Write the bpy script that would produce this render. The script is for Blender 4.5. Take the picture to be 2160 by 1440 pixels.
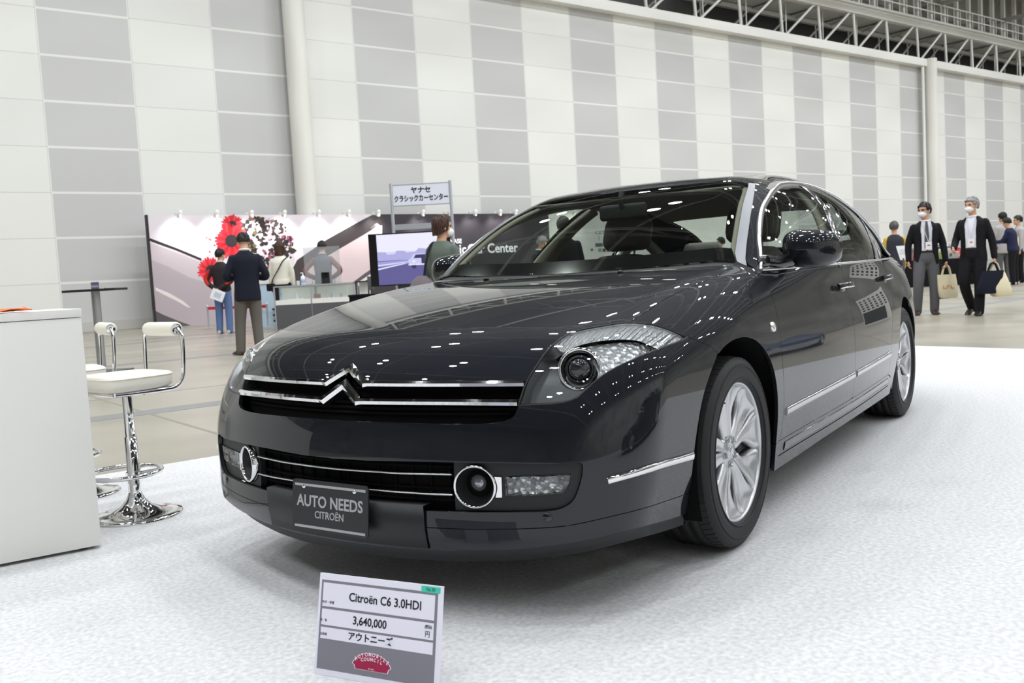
import bpy, bmesh, math, random
import numpy as np
from mathutils import Vector, Matrix
from mathutils.geometry import delaunay_2d_cdt

for _o in list(bpy.data.objects):
    bpy.data.objects.remove(_o)
SC = bpy.context.scene
COL = SC.collection
random.seed(7)
RNG = np.random.default_rng(7)

# ---------------------------------------------------------------- camera
CAM = np.array([3.071454, 2.025603, 0.994496])
CR = np.array([-0.553151, 0.831245, -0.055278])
CU = np.array([-0.090855, 0.005765, 0.995847])
CF = np.array([-0.828112, -0.555877, -0.072334])
FPX = 1947.226
_cd = bpy.data.cameras.new('camera'); _co = bpy.data.objects.new('camera', _cd); COL.objects.link(_co)
_cd.sensor_fit = 'HORIZONTAL'; _cd.sensor_width = 36.0; _cd.lens = FPX / 2160 * 36.0
_cd.clip_start = 0.05; _cd.clip_end = 400
_co.matrix_world = Matrix(((CR[0], CU[0], -CF[0], CAM[0]), (CR[1], CU[1], -CF[1], CAM[1]), (CR[2], CU[2], -CF[2], CAM[2]), (0, 0, 0, 1)))
_cd.dof.use_dof = True; _cd.dof.focus_distance = 3.3; _cd.dof.aperture_fstop = 7.5
SC.camera = _co
SC.view_settings.view_transform = 'Standard'; SC.view_settings.look = 'None'
SC.view_settings.gamma = 1.0; SC.view_settings.use_curve_mapping = False
SC.view_settings.exposure = EXPOSURE = 0.0
SC.cycles.use_denoising = True
SC.cycles.max_bounces = 10; SC.cycles.diffuse_bounces = 3; SC.cycles.glossy_bounces = 4
SC.cycles.transparent_max_bounces = 12; SC.cycles.transmission_bounces = 6
SC.cycles.caustics_reflective = False; SC.cycles.caustics_refractive = False
SC.cycles.sample_clamp_indirect = 6.0

# ---------------------------------------------------------------- world and hall lamps
_w = bpy.data.worlds.new('hall_air'); SC.world = _w; _w.use_nodes = True
_w.node_tree.nodes['Background'].inputs[0].default_value = (0.9, 0.95, 1.0, 1)
_w.node_tree.nodes['Background'].inputs[1].default_value = 0.12

LAMP_W = 207.0
def hall_lamp(x, y, z=17.2, size=0.55, power=None, col=(0.965, 0.995, 1.02)):
    ld = bpy.data.lights.get('high_bay_lamp')
    if ld is None:
        ld = bpy.data.lights.new('high_bay_lamp', 'AREA'); ld.shape = 'DISK'; ld.size = size
        ld.energy = LAMP_W; ld.color = col
    lo = bpy.data.objects.new('high_bay_lamp', ld); COL.objects.link(lo); lo.location = (x, y, z)

# the lamps hang in rows parallel to the tiled wall
WO = np.array([-6.4050, -25.4340, 0.0]); WD = np.array([-0.94530, 0.32612, 0.0]); WN = np.array([-0.32612, -0.94530, 0.0])
def wall_pt(s, off=0.0, z=0.0):
    """A point s metres along the tiled wall, off metres out from it into the hall, z up."""
    p = WO + WD * s - WN * off
    return np.array([p[0], p[1], z])
for i in range(-2, 10):
    for j in range(1, 8):
        for k in (-0.75, 0.75):
            p = wall_pt(i * 8.0 + 3.0 + k, j * 7.0 + 1.5)
            hall_lamp(p[0], p[1])

# ---------------------------------------------------------------- materials
def new_mat(name):
    m = bpy.data.materials.new(name); m.use_nodes = True
    nt = m.node_tree; nt.nodes.clear()
    out = nt.nodes.new('ShaderNodeOutputMaterial')
    return m, nt, out
def principled(name, col, rough=0.5, metal=0.0, coat=0.0, coat_rough=0.02, spec=0.5, emis=None, estr=0.0, sheen=0.0, alpha=None, trans=0.0, ior=1.5):
    m, nt, out = new_mat(name)
    b = nt.nodes.new('ShaderNodeBsdfPrincipled'); nt.links.new(b.outputs[0], out.inputs[0])
    b.inputs['Base Color'].default_value = (*col, 1); b.inputs['Roughness'].default_value = rough
    b.inputs['Metallic'].default_value = metal; b.inputs['Coat Weight'].default_value = coat
    b.inputs['Coat Roughness'].default_value = coat_rough; b.inputs['Specular IOR Level'].default_value = spec
    b.inputs['IOR'].default_value = ior; b.inputs['Transmission Weight'].default_value = trans
    if sheen: b.inputs['Sheen Weight'].default_value = sheen
    if emis: b.inputs['Emission Color'].default_value = (*emis, 1); b.inputs['Emission Strength'].default_value = estr
    m['bsdf'] = b.name
    return m
def N(nt, typ, **kw):
    n = nt.nodes.new(typ)
    for k, v in kw.items():
        if k.startswith('i_'):
            key = k[2:]
            n.inputs[int(key) if key.isdigit() else key.replace('_', ' ')].default_value = v
        else: setattr(n, k, v)
    return n
def math_(nt, op, a, b=None, clamp=False):
    n = nt.nodes.new('ShaderNodeMath'); n.operation = op; n.use_clamp = clamp
    for i, v in enumerate((a, b)):
        if v is None: continue
        if isinstance(v, (int, float)): n.inputs[i].default_value = v
        else: nt.links.new(v, n.inputs[i])
    return n.outputs[0]
def mixc(nt, fac, a, b):
    n = nt.nodes.new('ShaderNodeMix'); n.data_type = 'RGBA'
    for i, v in ((0, fac), (6, a), (7, b)):
        if isinstance(v, (int, float)): n.inputs[i].default_value = v
        elif isinstance(v, tuple): n.inputs[i].default_value = (*v, 1)
        else: nt.links.new(v, n.inputs[i])
    return n.outputs[2]
def bsdf_of(m): return m.node_tree.nodes[m['bsdf']]
def add_noise(m, scale, c1, c2, detail=4, bump=0.0, bscale=None, coord='Object', rough=None, stretch=None):
    """Vary the base colour between c1 and c2 with a noise; optional bump and roughness range."""
    nt = m.node_tree; b = bsdf_of(m)
    tc = N(nt, 'ShaderNodeTexCoord'); src = tc.outputs[coord]
    if stretch:
        mp = N(nt, 'ShaderNodeMapping'); mp.inputs['Scale'].default_value = stretch; nt.links.new(src, mp.inputs[0]); src = mp.outputs[0]
    no = N(nt, 'ShaderNodeTexNoise'); no.inputs['Scale'].default_value = scale; no.inputs['Detail'].default_value = detail
    nt.links.new(src, no.inputs['Vector'])
    rp = N(nt, 'ShaderNodeValToRGB'); rp.color_ramp.elements[0].position = 0.3; rp.color_ramp.elements[1].position = 0.7
    rp.color_ramp.elements[0].color = (*c1, 1); rp.color_ramp.elements[1].color = (*c2, 1)
    nt.links.new(no.outputs['Fac'], rp.inputs[0]); nt.links.new(rp.outputs[0], b.inputs['Base Color'])
    if rough:
        mr = N(nt, 'ShaderNodeMapRange'); mr.inputs[3].default_value, mr.inputs[4].default_value = rough
        nt.links.new(no.outputs['Fac'], mr.inputs[0]); nt.links.new(mr.outputs[0], b.inputs['Roughness'])
    if bump:
        n2 = no
        if bscale:
            n2 = N(nt, 'ShaderNodeTexNoise'); n2.inputs['Scale'].default_value = bscale; nt.links.new(src, n2.inputs['Vector'])
        bp = N(nt, 'ShaderNodeBump'); bp.inputs['Strength'].default_value = bump; bp.inputs['Distance'].default_value = 0.01
        nt.links.new(n2.outputs['Fac'], bp.inputs['Height']); nt.links.new(bp.outputs[0], b.inputs['Normal'])
    return m
def sheet_glass(name, tint, ior=1.5, gloss=1.0, haze=0.0):
    m, nt, out = new_mat(name)
    tr = N(nt, 'ShaderNodeBsdfTransparent'); tr.inputs[0].default_value = (*tint, 1)
    gl = N(nt, 'ShaderNodeBsdfGlossy'); gl.inputs['Roughness'].default_value = 0.0; gl.inputs[0].default_value = (gloss, gloss, gloss, 1)
    fr = N(nt, 'ShaderNodeFresnel'); ge = N(nt, 'ShaderNodeNewGeometry')
    nt.links.new(math_(nt, 'ADD', math_(nt, 'MULTIPLY', ge.outputs['Backfacing'], 1 / ior - ior), ior), fr.inputs[0])
    mx = N(nt, 'ShaderNodeMixShader'); nt.links.new(fr.outputs[0], mx.inputs[0]); nt.links.new(tr.outputs[0], mx.inputs[1]); nt.links.new(gl.outputs[0], mx.inputs[2])
    last = mx.outputs[0]
    if haze:
        df = N(nt, 'ShaderNodeBsdfDiffuse'); df.inputs[0].default_value = (0.8, 0.82, 0.85, 1)
        m2 = N(nt, 'ShaderNodeMixShader'); m2.inputs[0].default_value = haze
        nt.links.new(last, m2.inputs[1]); nt.links.new(df.outputs[0], m2.inputs[2]); last = m2.outputs[0]
    nt.links.new(last, out.inputs[0])
    return m

def srgb(r, g, b):
    f = lambda c: c / 12.92 if c <= 0.04045 else ((c + 0.055) / 1.055) ** 2.4
    return (f(r / 255), f(g / 255), f(b / 255))

M = {}
M['paint'] = principled('dark_metallic_paint', (0.0130, 0.0146, 0.0186), 0.42, 0.4, 1.0, 0.0, 0.0)
M['blackgloss'] = principled('gloss_black', (0.006, 0.006, 0.007), 0.12, 0.0, 0.6)
M['blackplastic'] = principled('black_plastic', (0.012, 0.012, 0.013), 0.5)
M['blackmatte'] = principled('matte_black', (0.006, 0.006, 0.006), 0.9, spec=0.1)
M['greyplastic'] = principled('grey_plastic', (0.09, 0.095, 0.1), 0.5)
M['chrome'] = principled('chrome', (0.82, 0.82, 0.83), 0.04, 1.0)
M['satin'] = principled('satin_chrome', (0.60, 0.61, 0.63), 0.25, 1.0)
M['alloy'] = principled('silver_alloy', (0.62, 0.63, 0.65), 0.30, 0.75, 0.6, 0.1)
M['rubber'] = principled('tyre_rubber', (0.018, 0.018, 0.019), 0.62, spec=0.35)
M['glass_front'] = sheet_glass('windscreen_glass', (0.80, 0.84, 0.80))
M['glass_side'] = sheet_glass('side_window_glass', (0.72, 0.78, 0.74))
M['glass_rear'] = sheet_glass('tinted_window_glass', (0.42, 0.46, 0.44))
M['lens'] = sheet_glass('clear_lens', (0.93, 0.95, 0.96))
M['trim'] = principled('taupe_trim', (0.34, 0.32, 0.26), 0.75)
M['seat'] = principled('grey_leather', (0.15, 0.14, 0.125), 0.5)
M['dash'] = principled('dark_dashboard', (0.016, 0.016, 0.017), 0.65)
M['headliner'] = principled('headliner_cloth', (0.30, 0.29, 0.26), 0.95)
M['redlens'] = principled('red_lamp', (0.35, 0.01, 0.01), 0.12, 0, 0.8)
M['white'] = principled('white_laminate', srgb(236, 235, 231), 0.35)
M['whitepaper'] = principled('white_paper', srgb(240, 240, 245), 0.6)
M['leather'] = principled('white_leatherette', srgb(238, 234, 222), 0.38)
M['black'] = principled('black_cloth', (0.008, 0.008, 0.010), 0.9, spec=0.2)
M['ink'] = principled('black_ink', (0.012, 0.012, 0.016), 0.6)

# ---------------------------------------------------------------- mesh builder
class MB:
    def __init__(s): s.v = []; s.f = []; s.m = []; s.sm = []
    def add(s, verts, faces, mat=0, smooth=False):
        o = len(s.v); s.v += [tuple(float(c) for c in p) for p in verts]
        for fc in faces: s.f.append(tuple(o + i for i in fc)); s.m.append(mat); s.sm.append(smooth)
        return s
    def box(s, c, d, mat=0, rz=0.0, rot=None, bev=0.0):
        c = np.array(c, float); h = np.array(d, float) / 2
        R = np.array(rot) if rot is not None else np.array([[math.cos(rz), -math.sin(rz), 0], [math.sin(rz), math.cos(rz), 0], [0, 0, 1]])
        if bev <= 0:
            vs = [c + R @ (h * np.array(k)) for k in ((-1,-1,-1),(1,-1,-1),(1,1,-1),(-1,1,-1),(-1,-1,1),(1,-1,1),(1,1,1),(-1,1,1))]
            return s.add(vs, [(0,3,2,1),(4,5,6,7),(0,1,5,4),(1,2,6,5),(2,3,7,6),(3,0,4,7)], mat)
        bm = bmesh.new(); bmesh.ops.create_cube(bm, size=1.0)
        for v in bm.verts: v.co = Vector((v.co.x * d[0], v.co.y * d[1], v.co.z * d[2]))
        bmesh.ops.bevel(bm, geom=bm.edges[:], offset=min(bev, min(d) * 0.49), segments=3, profile=0.5, affect='EDGES')
        bm.verts.index_update()
        s.add([c + R @ np.array(v.co) for v in bm.verts], [[v.index for v in f.verts] for f in bm.faces], mat, True); bm.free()
        return s
    def rings(s, rs, closed=True, cap=(True, True), mat=0, smooth=True):
        """Skin over a list of equally long rings of points."""
        n = len(rs[0]); vs = [p for r in rs for p in r]; fs = []
        for i in range(len(rs) - 1):
            for j in range(n if closed else n - 1):
                k = (j + 1) % n
                fs.append((i * n + j, i * n + k, (i + 1) * n + k, (i + 1) * n + j))
        s.add(vs, fs, mat, smooth)
        if closed:
            if cap[0]: s.add(rs[0], [tuple(range(n))[::-1]], mat, False)
            if cap[1]: s.add(rs[-1], [tuple(range(n))], mat, False)
        return s
    def tube(s, pts, r, n=10, mat=0, cap=True, closed=False, flat=None):
        pts = np.array(pts, float); m = len(pts); rr = np.broadcast_to(np.array(r, float), (m,))
        T = np.gradient(pts, axis=0) if not closed else np.roll(pts, -1, 0) - np.roll(pts, 1, 0)
        T /= np.linalg.norm(T, axis=1, keepdims=True) + 1e-12
        up = np.array([0, 0, 1.0]) if abs(T[0][2]) < 0.9 else np.array([1.0, 0, 0])
        u = up - T[0] * (up @ T[0]); u /= np.linalg.norm(u); out = []
        for i in range(m):
            u = u - T[i] * (u @ T[i]); u /= np.linalg.norm(u) + 1e-12; w = np.cross(T[i], u)
            out.append([pts[i] + rr[i] * (math.cos(a) * u + math.sin(a) * w) for a in np.linspace(0, 2 * math.pi, n, endpoint=False)])
        if closed: out.append(out[0]); return s.rings(out, cap=(False, False), mat=mat)
        return s.rings(out, cap=(cap, cap), mat=mat)
    def lathe(s, prof, c=(0, 0, 0), n=48, axis=(0, 0, 1), mat=0, cap=(False, False), smooth=True):
        """Turn (radius, height) pairs about an axis through c."""
        ax = np.array(axis, float); ax /= np.linalg.norm(ax)
        u = np.cross(ax, (0, 0, 1.0)) if abs(ax[2]) < 0.9 else np.array([1.0, 0, 0]); u -= ax * (u @ ax); u /= np.linalg.norm(u); w = np.cross(ax, u)
        c = np.array(c, float)
        rs = [[c + ax * h + r * (math.cos(a) * u + math.sin(a) * w) for a in np.linspace(0, 2 * math.pi, n, endpoint=False)] for r, h in prof]
        return s.rings(rs, cap=cap, mat=mat, smooth=smooth)
    def ball(s, c, r, n=16, mat=0, e=1.0, rot=None):
        r = np.broadcast_to(np.array(r, float), (3,)); c = np.array(c, float); rs = []
        R = np.eye(3) if rot is None else np.array(rot)
        pw = lambda x: math.copysign(abs(x) ** e, x)
        for i in range(1, n):
            a = -math.pi / 2 + math.pi * i / n
            rs.append([c + R @ (r * np.array([pw(math.cos(a)) * pw(math.cos(t)), pw(math.cos(a)) * pw(math.sin(t)), pw(math.sin(a))])) for t in np.linspace(0, 2 * math.pi, 2 * n, endpoint=False)])
        o = len(s.v); s.rings(rs, cap=(False, False), mat=mat); k = 2 * n
        s.add([c - R @ (r * np.array([0, 0, 1])), c + R @ (r * np.array([0, 0, 1]))], [], mat)
        b, t = len(s.v) - 2, len(s.v) - 1
        for j in range(k):
            s.f.append((b, o + (j + 1) % k, o + j)); s.m.append(mat); s.sm.append(True)
            q = o + (n - 2) * k; s.f.append((t, q + j, q + (j + 1) % k)); s.m.append(mat); s.sm.append(True)
        return s
    def prism(s, poly, h0, h1, frame=None, mat=0, smooth=False):
        """Extrude a 2-D polygon; frame = (origin, ex, ey, ez)."""
        o, ex, ey, ez = frame or ((0, 0, 0), (1, 0, 0), (0, 1, 0), (0, 0, 1))
        o, ex, ey, ez = (np.array(q, float) for q in (o, ex, ey, ez)); n = len(poly)
        a = [o + ex * p[0] + ey * p[1] + ez * h0 for p in poly]; b = [o + ex * p[0] + ey * p[1] + ez * h1 for p in poly]
        s.add(a + b, [tuple(range(n))[::-1], tuple(range(n, 2 * n))] + [(i, (i + 1) % n, n + (i + 1) % n, n + i) for i in range(n)], mat, smooth)
        return s
    def xform(s, Mx):
        Mx = np.array(Mx, float); s.v = [tuple(Mx[:3, :3] @ np.array(p) + Mx[:3, 3]) for p in s.v]; return s
    def build(s, name, mats, parent=None, label=None):
        me = bpy.data.meshes.new(name); me.from_pydata(s.v, [], s.f)
        mats = mats if isinstance(mats, (list, tuple)) else [mats]
        for m in mats: me.materials.append(m)
        me.polygons.foreach_set('material_index', s.m); me.polygons.foreach_set('use_smooth', s.sm); me.update()
        ob = bpy.data.objects.new(name, me); COL.objects.link(ob)
        if parent is not None: ob.parent = parent
        if label: ob['label'] = label
        return ob

def tag(o, label=None, cat=None, group=None, kind=None):
    if label: o['label'] = label
    if cat: o['category'] = cat
    if group: o['group'] = group
    if kind: o['kind'] = kind
    return o
def thing(name, loc, label, cat, rz=0.0, group=None):
    o = bpy.data.objects.new(name, None); o.empty_display_size = 0.1; COL.objects.link(o)
    o.location = tuple(float(c) for c in loc); o.rotation_euler = (0, 0, rz)
    return tag(o, label, cat, group)
def struct(o): o['kind'] = 'structure'; return o
def copy_thing(o, parent=None):
    c = o.copy(); COL.objects.link(c)
    if parent is not None: c.parent = parent
    for ch in list(o.children): copy_thing(ch, c)
    return c
def bevel(o, w=0.004, seg=2, angle=0.6):
    md = o.modifiers.new('edge', 'BEVEL'); md.width = w; md.segments = seg; md.limit_method = 'ANGLE'; md.angle_limit = angle
    return o
def text_mesh(txt, size, ext=0.0, bold=0.0, align='CENTER', sx=1.0, spacing=1.0):
    """Vertices and faces of a line of lettering lying in the x-y plane."""
    cu = bpy.data.curves.new('t', 'FONT'); cu.body = txt; cu.size = size; cu.extrude = ext; cu.offset = bold
    cu.align_x = align; cu.align_y = 'CENTER'; cu.space_character = spacing; cu.resolution_u = 3
    ob = bpy.data.objects.new('t', cu); COL.objects.link(ob)
    dg = bpy.context.evaluated_depsgraph_get(); dg.update()
    me = bpy.data.meshes.new_from_object(ob.evaluated_get(dg))
    v = [(p.co.x * sx, p.co.y, p.co.z) for p in me.vertices]; f = [tuple(q.vertices) for q in me.polygons]
    bpy.data.objects.remove(ob); bpy.data.curves.remove(cu); bpy.data.meshes.remove(me)
    return v, f
def put_text(mb, txt, size, frame, ext=0.0005, bold=0.0, align='CENTER', mat=0, sx=1.0, spacing=1.0):
    o, ex, ey = (np.array(q, float) for q in frame); ez = np.cross(ex, ey)
    v, f = text_mesh(txt, size, ext, bold, align, sx, spacing)
    return mb.add([o + ex * p[0] + ey * p[1] + ez * (p[2] + ext) for p in v], f, mat)
def px_ray(x, y):
    d = CF + CR * ((np.asarray(x, float) - 1080) / FPX)[..., None] - CU * ((np.asarray(y, float) - 720) / FPX)[..., None]
    return d / np.linalg.norm(d, axis=-1, keepdims=True)
def catmull(P, step, closed=False):
    """Smooth curve through the points, resampled at about the given step."""
    P = np.array(P, float)
    if len(P) == 2:
        n = max(1, int(np.ceil(np.linalg.norm(P[1] - P[0]) / step))); t = np.linspace(0, 1, n + 1)[:, None]
        return P[0] * (1 - t) + P[1] * t
    Q = np.vstack([P[-1], P, P[0], P[1]]) if closed else np.vstack([2 * P[0] - P[1], P, 2 * P[-1] - P[-2]])
    out = []
    for i in range(1, len(Q) - 2):
        p0, p1, p2, p3 = Q[i - 1:i + 3]
        d0, d1, d2 = (max(np.linalg.norm(b - a), 1e-9) ** 0.5 for a, b in ((p0, p1), (p1, p2), (p2, p3)))
        m1 = (p1 - p0) / d0 - (p2 - p0) / (d0 + d1) + (p2 - p1) / d1; m2 = (p2 - p1) / d1 - (p3 - p1) / (d1 + d2) + (p3 - p2) / d2
        m1 *= d1; m2 *= d1
        n = max(1, int(np.ceil(np.linalg.norm(p2 - p1) / step))); t = np.linspace(0, 1, n, endpoint=False)[:, None]
        out.append((2 * t**3 - 3 * t**2 + 1) * p1 + (t**3 - 2 * t**2 + t) * m1 + (-2 * t**3 + 3 * t**2) * p2 + (t**3 - t**2) * m2)
    if not closed: out.append(P[-1:])
    return np.vstack(out)
# ================================================================ hall shell
M['concrete'] = principled('polished_concrete', srgb(176, 168, 154), .3, spec=.35)
add_noise(M['concrete'], 0.9, srgb(146, 140, 126), srgb(170, 164, 150), 6, rough=(.22, .42))
M['carpet'] = principled('white_needle_felt', srgb(206, 208, 211), .95, spec=.1, sheen=.2)
add_noise(M['carpet'], 60, srgb(194, 195, 196), srgb(226, 226, 227), 8, bump=.18, bscale=420, coord='Object')
mb = MB(); mb.box((-20, 5, -.106), (220, 140, .2)); fl = mb.build('floor', M['concrete']); struct(fl)
# floor joints and utility trench covers
def hall_frame(o): 
    o.matrix_world = Matrix(((WD[0], -WN[0], 0, WO[0]), (WD[1], -WN[1], 0, WO[1]), (0, 0, 1, 0), (0, 0, 0, 1))); return o
mb = MB()
for k in range(-4, 14): mb.box((k * 6.0 + 2.2, 30, -.0055), (.03, 70, .002))
for k in range(0, 9): mb.box((30, k * 6.0 + 1.4, -.0055), (120, .03, .002))
M['joint'] = principled('floor_joint', srgb(142, 136, 124), .5)
struct(hall_frame(mb.build('trim_1', M['joint'])))
M['trench'] = principled('trench_cover', srgb(142, 142, 142), .4, .3)
mb = MB()
for k in (0, 1, 2): mb.box((30, 8.0 + k * 6.0 + .9, -.0052), (120, .32, .002))
struct(hall_frame(mb.build('trim_2', M['trench'])))
# show carpet, its edges square with the hall
s_at = lambda p: (np.array(p) - WO[:2]) @ WD[:2]
o_at = lambda p: -(np.array(p) - WO[:2]) @ WN[:2]
cs1 = s_at((-7.30, .60)); co0 = o_at((-.10, -2.718))
mb = MB(); mb.box(((cs1 - 22) / 2, co0 + 6.5, -.0035), (cs1 + 22, 13.0, .006)); cp = hall_frame(mb.build('show_carpet', M['carpet']))
tag(cp, 'pale grey-white felt carpet laid on the concrete under the car', 'carpet')
# tiled wall: white and grey acoustic panels in alternating columns
M['wall'] = principled('wall_panels', (.8, .8, .77), .6)
nt = M['wall'].node_tree; b = bsdf_of(M['wall'])
tc = N(nt, 'ShaderNodeTexCoord'); sp = N(nt, 'ShaderNodeSeparateXYZ'); nt.links.new(tc.outputs['Object'], sp.inputs[0])
u = math_(nt, 'DIVIDE', math_(nt, 'ADD', sp.outputs[0], 5.004 * 20 - 5.80), 2.502)
v = math_(nt, 'DIVIDE', math_(nt, 'ADD', sp.outputs[2], 1.2954 - .162), 1.2954)
fu = math_(nt, 'FRACT', u); fv = math_(nt, 'FRACT', v)
odd = math_(nt, 'LESS_THAN', math_(nt, 'FRACT', math_(nt, 'MULTIPLY', u, .5)), .5)
du = math_(nt, 'MULTIPLY', math_(nt, 'MINIMUM', fu, math_(nt, 'SUBTRACT', 1.0, fu)), 2.502)
dv = math_(nt, 'MULTIPLY', math_(nt, 'MINIMUM', fv, math_(nt, 'SUBTRACT', 1.0, fv)), 1.2954)
ins = math_(nt, 'MULTIPLY', math_(nt, 'GREATER_THAN', du, .012), math_(nt, 'GREATER_THAN', dv, .033))
grey = math_(nt, 'MULTIPLY', odd, ins)
ln = math_(nt, 'MAXIMUM', math_(nt, 'LESS_THAN', dv, .008), math_(nt, 'MULTIPLY', math_(nt, 'LESS_THAN', du, .03), math_(nt, 'GREATER_THAN', du, .018)))
ln = math_(nt, 'MULTIPLY', ln, math_(nt, 'SUBTRACT', 1.0, odd))
no = N(nt, 'ShaderNodeTexNoise'); no.inputs['Scale'].default_value = .5; nt.links.new(tc.outputs['Object'], no.inputs['Vector'])
wv = N(nt, 'ShaderNodeTexWhiteNoise'); wv.noise_dimensions = '2D'
cb = N(nt, 'ShaderNodeCombineXYZ'); nt.links.new(math_(nt, 'FLOOR', u), cb.inputs[0]); nt.links.new(math_(nt, 'FLOOR', v), cb.inputs[1]); nt.links.new(cb.outputs[0], wv.inputs['Vector'])
base = mixc(nt, wv.outputs['Value'], srgb(226, 226, 222), srgb(232, 232, 227))
gcol = mixc(nt, wv.outputs['Value'], srgb(195, 195, 194), srgb(202, 202, 200))
c1 = mixc(nt, grey, base, gcol); c2 = mixc(nt, ln, c1, srgb(196, 195, 192)); nt.links.new(c2, b.inputs['Base Color'])
mb = MB(); mb.box((35, -.15, 5.9), (130, .3, 12.0)); wl = hall_frame(mb.build('wall_back', M['wall'])); struct(wl)
M['column'] = principled('cream_column', srgb(226, 225, 218), .55)
M['steel'] = principled('white_steel', srgb(234, 234, 229), .5)
for i, s in enumerate((13.42, 53.45)):
    mb = MB(); mb.lathe([(.36, 0), (.36, 12.2)], (s, .45, 0), 40); struct(hall_frame(mb.build('trim_%d' % (3 + i), M['column'])))
mb = MB(); mb.tube([(52.85, .3, 0), (52.85, .3, 11.8)], .09, 10); struct(hall_frame(mb.build('trim_5', M['steel'])))
mb = MB(); mb.box((35, .06, .14), (130, .1, .28)); struct(hall_frame(mb.build('baseboard_back', principled('grey_base', srgb(190, 188, 182), .6))))
mb = MB(); mb.box((35, .2, 11.97), (130, .5, .42)); struct(hall_frame(mb.build('trim_6', M['steel'])))
# walkway truss along the wall head
ns = 36; tr = [1.3 + 3.2 * k for k in range(-1, ns - 8)]
mb = MB(); zt, zb, yo = 14.05, 12.15, .25
mb.box((36, yo, zt), (132, .32, .26)); mb.box((36, -2.2, zt), (132, .22, .22)); mb.box((36, -2.2, zb), (132, .16, .16))
for s in tr:
    mb.tube([(s, yo, zb), (s - .15, yo, zt)], .075, 8); mb.tube([(s + .25, yo, zb), (s + 2.85, yo, zt)], .065, 8)
    mb.tube([(s + 1.5, -.6, zb - .4), (s + 1.5, -.6, zt)], .035, 6); mb.tube([(s + 1.2, -2.2, zb), (s + 3.8, -2.2, zt)], .06, 6); mb.tube([(s, -2.2, zb), (s, -2.2, zt)], .05, 6)
    mb.tube([(s, yo, zt), (s + 1.4, -2.2, zt)], .05, 6); mb.box((s + 1.0, -1.0, zt + .05), (.5, 2.4, .06))
wt = hall_frame(mb.build('trim_7', M['steel'])); struct(wt)
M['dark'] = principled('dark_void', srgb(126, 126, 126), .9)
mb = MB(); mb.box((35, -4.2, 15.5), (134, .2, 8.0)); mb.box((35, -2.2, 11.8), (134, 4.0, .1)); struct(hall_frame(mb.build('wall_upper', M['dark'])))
# glazed gallery above the truss
mb = MB(); mb.box((62, .35, 14.45), (52, .18, .12)); mb.box((62, .35, 15.0), (52, .05, .06)); mb.box((62, .35, 15.5), (52, .06, .06)); mb.box((62, -1.0, 14.3), (52, 2.6, .16))
for k in range(33): mb.box((37.5 + 1.52 * k, .1, 16.6), (.20, .22, 4.6))
for k in range(66): mb.box((37.5 + .76 * k, .35, 15.0), (.04, .04, 1.0))
mb.box((62, .1, 18.9), (52, .5, .4)); struct(hall_frame(mb.build('window_1', M['steel'])))
mb = MB(); mb.box((62, -.9, 16.6), (52, .05, 4.6)); struct(hall_frame(mb.build('wall_gallery', principled('gallery_back', srgb(150, 148, 140), .8))))
# roof, roof trusses, and the other three sides of the hall
M['ceiling'] = principled('hall_ceiling', (.055, .056, .06), .9)
mb = MB(); mb.box((25, 24, 19.6), (170, 70, .3)); struct(hall_frame(mb.build('ceiling', M['ceiling'])))
mb = MB()
for k in range(-4, 9):
    s = k * 8.0 + 7.0
    for z in (15.6, 17.8): mb.box((s, 26, z), (.22, 56, .22))
    for q in range(18): mb.tube([(s, -1 + q * 3.1, 15.6), (s, .55 + q * 3.1, 17.8), (s, 2.1 + q * 3.1, 15.6)], .07, 6)
for q in range(9): mb.box((20, 5 + q * 6.2, 15.9), (104, .12, .18))
struct(hall_frame(mb.build('trim_8', principled('grey_steel', srgb(150, 150, 148), .6))))
M['farwall'] = principled('far_wall', srgb(172, 170, 165), .8)
add_noise(M['farwall'], .25, srgb(176, 174, 170), srgb(228, 227, 222), 3)
mb = MB(); mb.box((25, 56, 9.8), (170, .3, 20)); struct(hall_frame(mb.build('wall_front', M['farwall'])))
mb = MB(); mb.box((-42, 26, 9.8), (.3, 62, 20)); struct(hall_frame(mb.build('wall_left', M['farwall'])))
mb = MB(); mb.box((96, 26, 9.8), (.3, 62, 20)); struct(hall_frame(mb.build('wall_right', M['farwall'])))
# ================================================================ car: the body surface
class Spline:
    """Natural cubic spline over fixed knots."""
    def __init__(s, k):
        s.k = np.array(k, float); n = len(k); h = np.diff(s.k); A = np.zeros((n, n)); B = np.zeros((n, n)); A[0, 0] = A[-1, -1] = 1
        for i in range(1, n - 1):
            A[i, i-1] = h[i-1]; A[i, i] = 2 * (h[i-1] + h[i]); A[i, i+1] = h[i]
            B[i, i-1] = 6 / h[i-1]; B[i, i] = -6 / h[i-1] - 6 / h[i]; B[i, i+1] = 6 / h[i]
        s.M = np.linalg.solve(A, B); s.h = h
    def __call__(s, v, x):
        v = np.asarray(v, float); m = s.M @ v; k = s.k; i = np.clip(np.searchsorted(k, x) - 1, 0, len(k) - 2); h = s.h[i]
        xc = np.clip(x, k[0], k[-1]); a = (k[i+1] - xc) / h; b = 1 - a
        y = a * v[i] + b * v[i+1] + ((a**3 - a) * m[i] + (b**3 - b) * m[i+1]) * h * h / 6
        d0 = (v[1] - v[0]) / s.h[0] - s.h[0] * m[1] / 6; d1 = (v[-1] - v[-2]) / s.h[-1] + s.h[-1] * m[-2] / 6
        return y + np.where(x < k[0], (x - k[0]) * d0, 0) + np.where(x > k[-1], (x - k[-1]) * d1, 0)
SW = Spline([-3.75, -3.3, -2.9, -2.1, -1.2, -.4, 0.1, .5, .9]); SB = Spline([.2, .45, .7, .95, 1.1])
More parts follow.
